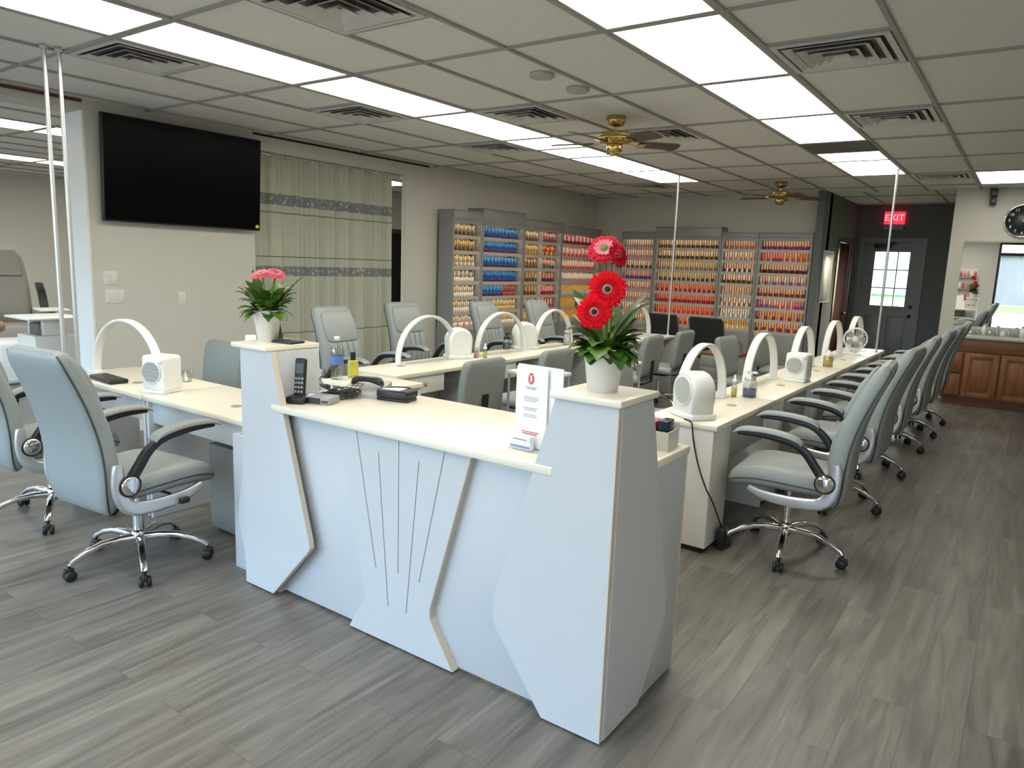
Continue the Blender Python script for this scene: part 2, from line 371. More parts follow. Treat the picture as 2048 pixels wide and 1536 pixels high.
# grey rear door with nine-light window
dx0, dx1 = -2.35, -1.51; gx0, gx1, gz0, gz1 = -2.18, -1.665, 1.12, 2.0
q = MB().box(dx0, gx0, 13.41, 13.46, .01, 2.17).box(gx1, dx1, 13.41, 13.46, .01, 2.17).box(gx0, gx1, 13.41, 13.46, .01, gz0).box(gx0, gx1, 13.41, 13.46, gz1, 2.17)
for a, b in ((dx0+.12, -1.96), (-1.9, dx1-.12)): q.rbox(a, b, 13.395, 13.415, .22, .95, .008)
d = struct('door_1', q, M['door_g'])
MB().box(gx0, gx1, 13.432, 13.438, gz0, gz1).build('pane', M['glass'], d)
q = MB()
for k in (1, 2): x = gx0+(gx1-gx0)*k/3; q.box(x-.008, x+.008, 13.405, 13.45, gz0, gz1)
for k in (1, 2): z = gz0+(gz1-gz0)*k/3; q.box(gx0, gx1, 13.405, 13.45, z-.008, z+.008)
q.build('muntin', M['door_g'], d)
MB().lathe([(.0, 0), (.028, 0), (.03, -.04), (.02, -.06), (0, -.062)], 14, (-1.575, 13.41, .97), ax='y', cap=False).build('knob', M['black'], d)
MB().lathe([(.0, 0), (.028, 0), (.028, -.02), (0, -.022)], 14, (-1.575, 13.41, 1.12), ax='y', cap=False).build('deadbolt', M['black'], d)
MB().rbox(-2.2, -1.95, 13.34, 13.41, 2.05, 2.12, .01).tube([(-2.0, 13.35, 2.1), (-1.85, 13.25, 2.14), (-2.05, 13.395, 2.16)], .008, 8).build('door_closer', M['black'], d)
q = MB().box(-2.42, dx0, 13.37, 13.41, 0, 2.22).box(dx1, -1.44, 13.37, 13.41, 0, 2.22).box(dx0, dx1, 13.37, 13.41, 2.15, 2.22)
struct('trim_6', q, M['door_g'])
# dark red-brown side door in the grey passage
q = MB().box(-2.57, -2.52, 12.18, 13.08, .01, 2.1); d = struct('door_2', q, M['doorred'])
MB().lathe([(0, 0), (.025, 0), (.03, .045), (0, .06)], 12, (-2.52, 13.0, .97), ax='x', cap=False).build('knob', M['brass'], d)
q = MB().box(-2.505, -2.485, 12.09, 12.18, 0, 2.17).box(-2.505, -2.485, 13.08, 13.17, 0, 2.17).box(-2.505, -2.485, 12.18, 13.08, 2.1, 2.17)
struct('trim_7', q, M['brown'])
# baseboards
wbox('baseboard_left', M['wall_w'], (XL, XL+.012, 2.88, 4.42, 0, .09))
wbox('baseboard_right', M['wall_w'], (2.985, 3.0, YF, 11.2, 0, .09))

# ------------------------------------------------------------------ outdoors
wbox('ground', M['pave'], (-60, 60, -70, YF-.1, -.16, -.02))
wbox('lawn', M['grassf'], (-60, 60, -35, -22, -.02, 0)); wbox('lawn_rear', M['grass'], (-60, 60, 13.5, 24, -.2, -.04), (-60, 60, 24, 54, -.2, .45))
def house(x0, x1, y0, y1, h, label, face, m='bld'):
    t = thing('building', label, 'building', ((x0+x1)/2, (y0+y1)/2, -.02))
    w, dd = (x1-x0)/2, (y1-y0)/2
    q = MB().box(-w, w, -dd, dd, 0, h).build('wall', M[m], t)
    MB().box(-w-.3, w+.3, -dd-.3, dd+.3, h, h+.25).build('roof', M['roofm'], t)
    fy = dd*face; x = -w+2
    while x < w-2:
        wn = MB().box(x, x+1.6, fy-.03, fy+.03, 1.0, 2.6).build('window', M['bldw'], t); x += 4.5
    return t
house(-25, 30, -52, -38, 3.4, 'long pale blue-white building across the road seen in the mirror', 1)
house(-40, 8, 55, 66, 7.5, 'pale building beyond the lawn seen through the rear door window', -1, 'bld2')

# ------------------------------------------------------------------ ceiling fittings
def light_panel(ix, j0, j1, label, group):
    x0, x1 = GX0+ix*G+.014, GX0+(ix+1)*G-.014; y0, y1 = GY0+j0*2*G+.014, GY0+j1*2*G-.014
    t = thing('ceiling_light', label, 'ceiling light', ((x0+x1)/2, (y0+y1)/2, CE+.003), 0, group)
    w, l = (x1-x0)/2, (y1-y0)/2; e = .018
    MB().box(-w, w, -l, -l+e, 0, .01).box(-w, w, l-e, l, 0, .01).box(-w, -w+e, -l+e, l-e, 0, .01).box(w-e, w, -l+e, l-e, 0, .01).build('frame', M['frame_w'], t)
    MB().box(-w+e, w-e, -l+e, l-e, .003, .009).build('diffuser', M['lens'], t)
nth = ['nearest', 'second', 'third', 'fourth', 'fifth', 'sixth', 'seventh', 'eighth', 'ninth', 'tenth', 'eleventh', 'twelfth']
for k, (a, b) in enumerate([(-4, -3), (-3, -2), (-2, -1), (-1, 0), (0, 1), (1, 2), (2, 3), (3.5, 4), (4, 5)]):
    light_panel(0, a, b, 'lit ceiling panel, %s from the storefront in the row over the right-hand desks' % nth[k], 'light panels in the right ceiling row')
for k, (a, b) in enumerate([(-4, -3), (-3, -2), (-2, -1), (-1, 0), (0, 1), (1, 2), (2, 2.5), (2.5, 3), (3, 4), (4, 5)]):
    light_panel(-4, a, b, 'lit ceiling panel, %s from the storefront in the row over the middle desks' % nth[k], 'light panels in the middle ceiling row')
for k, (a, b) in enumerate([(-4, -3), (-3, -2), (-2, -1)]):
    light_panel(5, a, b, 'lit ceiling panel, %s from the storefront in the row over the right-hand aisle' % nth[k], 'light panels over the right aisle')
light_panel(2, 5, 6, 'lone lit ceiling panel beside the clock wall', 'light panels by the clock wall')
for r_, ix in (('nearer', -11), ('farther', -16)):
    for k in range(5):
        light_panel(ix, k-2, k-1, 'lit ceiling panel, %s from the storefront, %s row of the pedicure room' % (nth[k], r_), 'light panels in the pedicure room')
light_panel(-11, 3.5, 4.3, 'small lit ceiling panel glimpsed past the curtain edge', 'light panels in the pedicure room')

def vent():
    t = thing('ceiling_vent', '', 'ceiling vent')
    w = .285
    MB().box(-w, w, -w, w, .008, .012).build('backing', M['ventdark'], t)
    MB().box(-w, w, -w, -w+.03, -.004, .008).box(-w, w, w-.03, w, -.004, .008).box(-w, -w+.03, -w+.03, w-.03, -.004, .008).box(w-.03, w, -w+.03, w-.03, -.004, .008).build('frame', M['vent'], t)
    for k in range(4):
        o, zz = .235-.058*k, -.010-.004*k
        a, b = o, o-.034; q = MB()
        A = [(a, a), (-a, a), (-a, -a), (a, -a)]; B = [(b, b), (-b, b), (-b, -b), (b, -b)]
        vs = [(x, y, zz) for x, y in A]+[(x, y, .006) for x, y in B]+[(x, y, zz+.003) for x, y in A]+[(x, y, .0075) for x, y in B]
        fs = []
        for i in range(4):
            j = (i+1) % 4; fs += [(i, j, 4+j, 4+i), (8+i, 12+i, 12+j, 8+j), (i, 8+i, 8+j, j), (4+i, 4+j, 12+j, 12+i)]
        q.add(vs, fs).build('louvre', M['vent'], t)
    return t
V = Kit(vent)
for ix, jh, lab in ((-2, -1, 'large louvred ceiling vent nearest the camera between the two light rows'), (-5, -1, 'louvred ceiling vent left of the middle light row near the paired poles'), (-5, .5, 'louvred ceiling vent in line above the right side of the television'),
                    (-3, 1, 'louvred ceiling vent just right of the middle light row before the first fan'), (-5, 2, 'louvred ceiling vent left of the middle light row near the bottle racks'), (1, .5, 'large louvred ceiling vent right of the right light row near the camera'),
                    (1, 2, 'second louvred ceiling vent right of the right light row'), (-2, 2, 'louvred ceiling vent behind the nearer ceiling fan'), (1, 5, 'louvred ceiling vent beside the lone light panel at the clock wall'), (-5, 5, 'farthest louvred ceiling vent near the back corner')):
    V((GX0+(ix+.5)*G, GY0+(jh+.25)*2*G, CE), 0, lab, 'louvred ceiling vents')
# unlit return grille in the right light row
t = thing('return_grille', 'dark unlit square return grille in the gap of the right light row', 'ceiling vent', (GX0+.5*G, GY0+3.25*2*G, CE))
MB().box(-.288, .288, -.288, .288, .006, .010).build('backing', mat('grille_brown', (.13, .115, .095), .7), t)
q = MB()
for k in range(22): y = -.27+k*.0257; q.box(-.28, .28, y-.004, y+.004, -.002, .006)
q.build('slat', mat('grille_slat', (.2, .18, .15), .6), t)
for x, y, lab in ((-2.64, 3.94, 'round flat cover on the ceiling tile, nearer the camera'), (-2.63, 4.36, 'round flat cover on the ceiling tile, nearer the fan')):
    t = thing('ceiling_cover', lab, 'ceiling cover', (x, y, CE), 0, 'round ceiling covers')
    MB().lathe([(0, .014), (.075, .014), (.08, 0), (.07, -.012), (0, -.014)], 24, cap=False).build('disc', mat('cover_beige', (.48, .43, .37), .6), t)

def fan():
    t = thing('ceiling_fan', '', 'ceiling fan')
    MB().lathe([(0, .014), (.078, .014), (.078, -.03), (.06, -.055), (.02, -.065), (0, -.065)], 24, cap=False).build('canopy', M['brass'], t)
    MB().cyl((0, 0, -.06), (0, 0, -.11), .013).build('downrod', M['brass'], t)
    MB().lathe([(0, -.10), (.05, -.10), (.125, -.115), (.135, -.125), (.128, -.135), (.14, -.15), (.14, -.165), (.12, -.185), (.07, -.195), (0, -.195)], 28, cap=False).build('motor_housing', M['brass'], t)
    sw = MB().lathe([(0, -.19), (.055, -.19), (.065, -.21), (.062, -.25), (.045, -.275), (.02, -.285), (0, -.285)], 24, cap=False).build('switch_housing', M['brass'], t)
    MB().cyl((.05, 0, -.26), (.052, 0, -.4), .0012, n=5).build('pull_chain', M['brass'], sw)
    for k in range(5):
        a = R(72*k+13); T = Matrix.Rotation(a, 4, 'Z') @ Matrix.Translation((0, 0, -.185)) @ Matrix.Rotation(R(-12), 4, 'X')
        q = MB().poly([(.19, -.045), (.22, -.058), (.50, -.07), (.53, -.055), (.54, 0), (.53, .055), (.50, .07), (.22, .058), (.19, .045)], lambda u, v, d: (u, v, d), -.004, .004)
        q.xf(T); bl = q.build('blade', M['blade'], t)
        q = MB().strip([(.08, 0, 0), (.16, 0, -.012), (.25, 0, -.008)], [.03, .03, .07], .006, (0, 1, 0)).xf(T).build('bracket', M['brass'], bl)
    return t
FAN = Kit(fan)
FAN((-2.83, 5.30, CE), R(105), 'brass ceiling fan with brown blades, nearer to the camera', 'brass ceiling fans')
FAN((-2.81, 9.87, CE), R(88), 'brass ceiling fan with brown blades, farther back near the bottle racks', 'brass ceiling fans')

# ------------------------------------------------------------------ television, switches, curtain
t = thing('television', 'large black flat television mounted high on the beige wall', 'television', (XL, 3.69, 2.235))
MB().box(0, .06, -.25, .25, -.2, .2).build('wall_mount', M['black'], t)
T_ = Matrix.Translation((.095, 0, 0)) @ Matrix.Rotation(R(3), 4, 'Y')
q = MB().rbox(-.03, .018, -.735, .735, -.425, .425, .006).xf(T_).build('bezel', M['black'], t)
MB().box(.0182, .0195, -.727, .727, -.412, .417).xf(T_).build('screen', M['screen'], t)
MB().poly([(-.016, -.014), (.016, -.014), (.022, -.002), (.012, .016), (-.006, .018), (-.02, .002)], lambda u, v, d: (.0195+d, .70+u, -.385+v), 0, .001).xf(T_).build('sticker', M['yellow'], t, label='small yellow sticker')
def switch(loc, n, lab):
    t = thing('light_switch', lab, 'light switch', loc, 0, 'wall switches below the television'); w = .035+.023*(n-1)*1.0
    MB().rbox(0, .006, -w, w, -.058, .058, .003).build('plate', M['plate'], t)
    for k in range(n): y = (k-(n-1)/2)*.046; MB().rbox(.004, .010, y-.016, y+.016, -.033, .033, .002).build('rocker', M['plate'], t)
switch((XL, 3.02, 1.345), 2, 'upper double light switch plate beside the white jamb')
switch((XL, 3.05, 1.19), 3, 'wide triple light switch plate below the double one')
switch((XL, 3.65, 1.165), 1, 'single light switch plate alone on the wall under the television')
# curtain: pleated sheet with thickness hanging from a rod behind the header
t = thing('curtain', 'olive-beige curtain with two grey patterned bands, drawn across the wall opening', 'curtain', (XL-.115, 5.415, .04))
q = MB(); n = 220; zs = [0, .6, 1.3, 2.0, 2.4, 2.535]
def cx(y, z, k):
    amp = .032*(1-.35*(z/2.5))
    return amp*math.sin(y*27+.6*math.sin(y*5))+.012*math.sin(y*61+1)+k
A = [[(cx(-1.0+2.0*i/n, z, .002), -1.0+2.0*i/n, z) for i in range(n+1)] for z in zs]
B = [[(cx(-1.0+2.0*i/n, z, -.002), -1.0+2.0*i/n, z) for i in range(n+1)] for z in zs]
for S, fl in ((A, 0), (B, 1)):
    o = len(q.v); q.v += [p for r in S for p in r]
    for a in range(len(zs)-1):
        for i in range(n):
            f = (o+a*(n+1)+i, o+a*(n+1)+i+1, o+(a+1)*(n+1)+i+1, o+(a+1)*(n+1)+i); q.f.append(f); q.m.append(0); q.sm.append(True)
q.build('cloth', M['curtain'], t)
MB().cyl((0, -.985, 2.54), (0, 1.17, 2.54), .012).build('rod', M['silver'], t)
MB().box(0, .05, 1.15, 1.17, 2.52, 2.56).build('rod_bracket', M['silver'], t)
q = MB()
for k in range(14): q.lathe([(.016, -.003), (.021, -.003), (.021, .003), (.016, .003)], 12, (0, -.97+k*.148, 2.54), ax='y', cap=False)
q.build('ring', M['silver'], t)

# power poles
def pole(x, y, z0, lab, gr=None):
    t = thing('power_pole', lab, 'pole', (x, y, z0), 0, gr)
    MB().cyl((0, 0, 0), (0, 0, CE-z0), .0125, n=14).build('tube', M['silver'], t)
    MB().lathe([(0, 0), (.025, 0), (.022, .012), (.0125, .014)], 14, cap=False).build('foot', M['silver'], t)
    MB().lathe([(0, CE-z0), (.025, CE-z0), (.022, CE-z0-.012), (.0125, CE-z0-.014)], 14, cap=False).build('ceiling_flange', M['silver'], t)
pole(-4.887, 2.035, 0, 'thin silver pole to the ceiling, left one of the pair by the left desk', 'silver poles'); pole(-4.885, 2.115, 0, 'thin silver pole to the ceiling, right one of the pair by the left desk', 'silver poles')
pole(-1.335, 8.97, .75, 'thin silver pole rising from the far end of the right-hand desk row', 'silver poles'); pole(-3.72, 8.69, .75, 'thin silver pole rising from the far end of the middle desk row', 'silver poles')

# exit sign
t = thing('exit_sign', 'small red lit exit sign above the grey rear door', 'exit sign', (-1.95, 13.4, 2.54))
MB().rbox(-.15, .15, -.05, 0, -.1, .1, .008).build('face', M['exitr'], t)
MB().rbox(-.15, .15, -.06, 0, -.19, -.1, .008).build('battery_box', M['exith'], t)
def text(s, size, loc, rot, m, parent, name, ext=.002):
    cu = bpy.data.curves.new(name, 'FONT'); cu.body = s; cu.size = size; cu.align_x = 'CENTER'; cu.align_y = 'CENTER'; cu.extrude = ext
    o = bpy.data.objects.new(name, cu); C.objects.link(o); bpy.context.view_layer.update()
    me = bpy.data.meshes.new_from_object(o.evaluated_get(bpy.context.evaluated_depsgraph_get()))
    bpy.data.objects.remove(o); me.materials.clear(); me.materials.append(m)
    o = bpy.data.objects.new(name, me); C.objects.link(o); o.location = loc; o.rotation_euler = rot; o.parent = parent
    return o
text('EXIT', .14, (0, -.052, 0), (PI/2, 0, 0), M['exitl'], t, 'lettering')
# clock and small black speaker on the vanity wall
t = thing('wall_clock', 'round black wall clock with pale numerals and silver rim above the mirror', 'clock', (-.185, 11.25, 2.345))
MB().lathe([(0, 0), (.19, 0), (.19, -.022), (0, -.022)], 48, ax='y', cap=False).build('face', M['clockf'], t)
MB().lathe([(.188, 0), (.205, -.004), (.212, -.02), (.205, -.036), (.188, -.03), (.188, 0)], 48, ax='y', cap=False).build('rim', M['chrome'], t)
for h in range(1, 13):
    a = R(90-30*h); text(str(h), .05, (.15*math.cos(a), -.0235, .15*math.sin(a)), (PI/2, 0, 0), M['clockn'], t, 'numeral', .001)
for ln, w, a in ((.09, .008, R(-50)), (.135, .006, R(40))):
    MB().poly([(-.02, -w/2), (ln, -w/3), (ln, w/3), (-.02, w/2)], lambda u, v, d: (u*math.cos(a)-v*math.sin(a), d, u*math.sin(a)+v*math.cos(a)), -.026, -.024).build('hand', M['clockn'], t)
t = thing('wall_speaker', 'small black speaker on a bracket high on the wall left of the clock', 'speaker', (-.535, 11.25, 2.64))
MB().rbox(-.04, .04, -.15, -.05, .0, .10, .008).build('body', M['black'], t)
MB().box(-.02, .02, -.06, 0, -.06, .03).build('bracket', M['black'], t)
MB().rbox(-.035, .035, -.11, -.03, -.10, -.02, .006).build('base', M['black'], t)
# plain pale rectangle with a grey border, flat on the passage wall
t = thing('pale_rectangle', 'plain pale rectangle on the grey passage wall before the red-brown door', 'panel', (-2.5, 11.5, 1.56))
MB().rbox(0, .01, -.3, .3, -.36, .36, .004).build('sheet', mat('pale_sheet', (.42, .45, .46), .3), t)
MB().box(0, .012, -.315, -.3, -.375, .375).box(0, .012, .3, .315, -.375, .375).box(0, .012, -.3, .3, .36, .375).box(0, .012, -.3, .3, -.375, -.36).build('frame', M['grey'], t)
# ------------------------------------------------------------------ reception desk
def XZ(u, v, d): return (u, d, v)
def YZ(u, v, d): return (d, u, v)
t = thing('reception_desk', 'white angular reception desk with two tapered corner pillars and cream top', 'reception desk', (0, 0, 0))
MB().rbox(-2.95, -1.02, 2.035, 2.06, .012, .89, .002).build('front_panel', M['lam'], t)
MB().poly([(-2.50, .888), (-1.585, .888), (-1.775, .225), (-1.772, .19), (-1.748, .15), (-1.65, .008), (-2.228, .008), (-2.225, .02), (-2.132, .163), (-2.30, .886)][::1], XZ, 2.0, 2.035).build('centre_panel', [M['lam']], t)
for a, b in [((-2.188, .885), (-2.07, .32)), ((-2.059, .814), (-1.998, .172)), ((-1.946, .885), (-1.943, .33)), ((-1.838, .821), (-1.896, .172)), ((-1.708, .885), (-1.828, .326))]:
    MB().poly([(a[0]-.002, a[1]), (a[0]+.002, a[1]), (b[0]+.002, b[1]), (b[0]-.002, b[1])], XZ, 1.9992, 2.003).build('groove', M['groove'], t, label='thin dark groove line')
# edge band on the vase-shaped centre panel
q = MB()
e = [(-1.585, .888), (-1.775, .225), (-1.772, .19), (-1.748, .15), (-1.65, .008)]
q.poly(e+[(u+.004, v) for u, v in e[::-1]], XZ, 2.0005, 2.035).build('edge_band', M['edge'], t)
MB().rbox(-2.72, -1.22, 1.975, 2.62, .89, .922, .004).build('countertop', M['top'], t)
MB().rbox(-2.95, -1.02, 2.24, 2.60, .70, .73, .003).build('inner_shelf', M['lam2'], t)
MB().rbox(-1.23, -.988, 2.305, 2.60, .89, .922, .004).build('side_ledge', M['top'], t)
MB().rbox(-1.02, -.992, 2.02, 2.585, .012, .89, .002).build('side_panel', M['lam'], t)
MB().box(-1.0225, -.9915, 2.585, 2.590, .012, .89).build('edge_band', M['edge'], t)
MB().rbox(-2.978, -2.95, 2.03, 2.585, .012, .89, .002).build('side_panel', M['lam'], t)
# right pillar
p = MB().rbox(-1.222, -1.012, 2.01, 2.225, .0, 1.155, .002).build('pillar', M['lam'], t)
MB().poly([(-1.221, 1.157), (-1.447, .385), (-1.444, .305), (-1.425, .27), (-1.221, .008), (-.9925, .008), (-.9925, 1.157)], XZ, 1.978, 2.003).build('front_panel', M['lam'], p)
MB().poly([(2.003, 1.157), (2.222, 1.157), (2.463, .358), (2.464, .276), (2.269, .008), (2.003, .008)], YZ, -1.0075, -.985).build('side_panel', M['lam'], p)
MB().box(-.9925, -.9875, 1.978, 2.003, .008, 1.157).build('edge_band', M['edge'], p)
MB().rbox(-1.238, -.975, 1.965, 2.245, 1.157, 1.18, .004).build('cap', M['top'], p)
# left pillar
p = MB().rbox(-2.945, -2.73, 2.01, 2.26, .0, 1.155, .002).build('pillar', M['lam'], t)
MB().poly([(-2.945, 1.157), (-2.72, 1.157), (-2.47, .327), (-2.468, .30), (-2.484, .276), (-2.735, .008), (-2.943, .008)], XZ, 1.978, 2.005).build('front_panel', M['lam'], p)
e = [(-2.72, 1.157), (-2.47, .327), (-2.468, .30), (-2.484, .276), (-2.735, .008)]
MB().poly(e+[(u+.003, v) for u, v in e[::-1]], XZ, 1.979, 2.004).build('edge_band', M['edge'], p)
MB().poly([(-2.943, .85), (-2.943, .04), (-2.971, .05), (-3.05, .28), (-3.05, .33)], XZ, 2.015, 2.032).build('flared_panel', M['lam'], p)
MB().rbox(-3.0, -2.735, 1.965, 2.265, 1.157, 1.18, .004).build('cap', M['top'], p)

# ------------------------------------------------------------------ manicure tables
def table(L, D, style):
    """local x along the row (0..L), local y across (0 = client side, D = technician side)"""
    t = thing('manicure_table', '', 'manicure table')
    MB().rbox(0, L, -.012, D+.012, .718, .75, .005).build('tabletop', M['top'], t)
    p = 'lam' if style != 'right' else 'lam2'
    if style == 'right':
        b = MB().rbox(.012, .30, .008, D-.01, .035, .718, .003).build('pedestal', M[p], t)
        MB().box(.03, .28, .03, D-.03, .0, .035).build('plinth', M['black'], b)
        for z0, z1 in ((.06, .28), (.29, .49), (.50, .70)):
            dr = MB().rbox(.03, .285, D-.014, D+.004, z0, z1, .003).build('drawer', M['lam2'], b)
            MB().lathe([(0, 0), (.010, 0), (.012, .012), (0, .016)], 10, (.157, D+.003, (z0+z1)/2), ax='y', cap=False).build('knob', M['chrome'], b)
        MB().rbox(.30, L-.02, .045, .06, .48, .716, .002).build('apron', M['lamg'], t)
        MB().rbox(.30, L-.02, .27, .285, .035, .50, .002).build('modesty_panel', M['lamg'], t)
        MB().rbox(L-.028, L-.004, .02, D-.02, 0, .718, .002).build('end_panel', M[p], t)
    else:
        for x in (.004, L-.028): MB().rbox(x, x+.024, .006, D-.01, 0, .718, .002).build('end_panel', M[p], t)
        MB().rbox(.028, L-.028, .03, .045, .58 if style == 'left' else .3, .716, .002).build('modesty_panel', M[p], t)
        x0, x1 = (L-.56, L-.11) if style == 'mid' else (.40, .88)
        dr = MB().rbox(x0, x1, D-.36, D-.012, .575, .716, .003).build('drawer', M['lam2'], t)
        MB().lathe([(0, 0), (.011, 0), (.013, .014), (0, .018)], 10, ((x0+x1)/2, D-.013, .645), ax='y', cap=False).build('knob', M['brass'], dr)
    gr = MB().lathe([(0, .0), (.032, .0), (.03, .003), (0, .003)], 18, (L*.62, D*.35, .75), cap=False).build('cable_grommet', M['grey'], t)
    return t
# right-hand row: local x -> +Y, client side (local y=0) at +X  => rotate +90 deg: x->Y, y->-X
RT = Kit(lambda: table(1.105, .40, 'right'))
for k in range(5):
    RT((-1.31, 3.79+1.108*k, 0), PI/2, 'right-row manicure table, %s' % ('closest to the reception desk' if k == 0 else ['', 'second from the reception desk', 'third, in the middle of the row', 'fourth from the reception desk', 'farthest, by the tall silver pole'][k]), 'manicure tables in the right row')
# middle row: technician side faces +X  => rotate -90: x->-Y ; use rz=+90 mirrored by placing D side at -X is wrong, so rz=-90 with origin at far end
MT = Kit(lambda: table(.99, .47, 'mid'))
for k in range(3):
    MT((-4.16, 3.745+.992*(k+1), 0), -PI/2, 'middle-row manicure table, %s' % ['nearest, its end panel facing the reception desk', 'central one of the first three', 'third, its end by the big red flowers'][k], 'manicure tables in the middle row')
MT2 = Kit(lambda: table(.86, .47, 'mid'))
for k in range(2):
    MT2((-4.12, 7.02+.865*(k+1), 0), -PI/2, 'middle-row manicure table beyond the gap, %s' % ['behind the big red flowers', 'carrying the silver pole'][k], 'manicure tables in the middle row')
LT = Kit(lambda: table(1.05, .50, 'left'))
for k in range(2):
    o = LT((-5.21+1.06*k, 2.145, 0), 0, ['left manicure table in front of the beige wall, carrying the arch lamp', 'left manicure table adjoining the reception desk pillar, carrying the heater'][k], 'manicure tables on the left')
# grey drawer pedestal under the left table and the white end panel by the reception desk
t = thing('drawer_pedestal', 'grey drawer pedestal under the left manicure table beside the reception desk', 'drawer unit', (-3.49, 2.42, 0))
MB().rbox(-.20, .20, -.16, .17, .03, .52, .004).build('carcass', mat('pedestal_grey', (.22, .218, .205), .45), t)
MB().box(-.17, .17, -.13, .14, 0, .03).build('plinth', M['black'], t)
for z0, z1 in ((.05, .2), (.21, .36), (.37, .51)):
    d = MB().rbox(-.19, .19, .168, .182, z0, z1, .003).build('drawer', M['lamg'], t)
t = thing('divider_panel', 'white upright panel closing the left desks against the reception desk pillar', 'panel', (-3.07, 2.06, 0))
MB().rbox(-.08, .08, 0, .022, .0, .70, .002).build('board', M['lam'], t)
MB().rbox(-.08, -.056, .022, .085, .0, .70, .002).build('return_edge', M['lam'], t)

# ------------------------------------------------------------------ chairs
def rr(w, t_, n=5, r=.35):
    """rounded rectangle outline, half sizes w, t_"""
    rad = min(w, t_)*2*r*1.0; rad = min(rad, min(w, t_)); out = []
    for cx_, cy_, a0 in ((w-rad, t_-rad, 0), (-w+rad, t_-rad, 90), (-w+rad, -t_+rad, 180), (w-rad, -t_+rad, 270)):
        for k in range(n): a = R(a0+90*k/(n-1)); out.append((cx_+rad*math.cos(a), cy_+rad*math.sin(a)))
    return out
def loft_back(prof, r=.42):
    """prof rows: x, z, half width, half thickness; rings lie across the path in the xz plane"""
    rings = []; k = len(prof)
    for i, (x, z, w, th) in enumerate(prof):
        a, b = prof[max(i-1, 0)], prof[min(i+1, k-1)]
        d = Vector((b[0]-a[0], 0, b[1]-a[1])).normalized(); nrm = Vector((d.z, 0, -d.x))
        rings.append([tuple(Vector((x, u, z))+nrm*v) for u, v in rr(w, th, 5, r)])
    return rings
def smooth_prof(P, n=5):
    out = []
    for i in range(len(P)-1):
        p0, p1, p2, p3 = P[max(i-1, 0)], P[i], P[i+1], P[min(i+2, len(P)-1)]
        for k in range(n):
            s = k/n; out.append(tuple(.5*((2*b)+(-a+c)*s+(2*a-5*b+4*c-d)*s*s+(-a+3*b-3*c+d)*s**3) for a, b, c, d in zip(p0, p1, p2, p3)))
    return out+[P[-1]]
def star_base(t, rad=.32, legm='chrome', rot=0):
    MB().lathe([(0, .105), (.032, .105), (.036, .12), (.036, .165), (.028, .18), (0, .18)], 16, cap=False).build('hub', M[legm], t)
    MB().cyl((0, 0, .17), (0, 0, .32), .027).cyl((0, 0, .30), (0, 0, .31), .03).cyl((0, 0, .31), (0, 0, .43), .014).build('gas_lift', M['chrome'], t)
    for k in range(5):
        T = Matrix.Rotation(R(72*k+rot), 4, 'Z')
        pts = [(.02, 0, .14), (.1, 0, .147), (.18, 0, .143), (.25, 0, .122), (rad-.015, 0, .093), (rad, 0, .076)]
        q = MB().strip(pts, [.044, .04, .036, .032, .03, .03], [.036, .032, .028, .024, .024, .02], (0, 1, 0)).xf(T).build('leg', M[legm], t)
        q = MB()
        for s in (-1, 1): q.lathe([(0, -.011), (.02, -.011), (.027, -.006), (.027, .006), (.02, .011), (0, .011)], 14, (rad, s*.017, .027), ax='y', cap=False)
        q.rbox(rad-.02, rad+.026, -.012, .012, .03, .062, .006).cyl((rad, 0, .05), (rad, 0, .085), .007, n=8).xf(T).build('caster', M['black'], t)
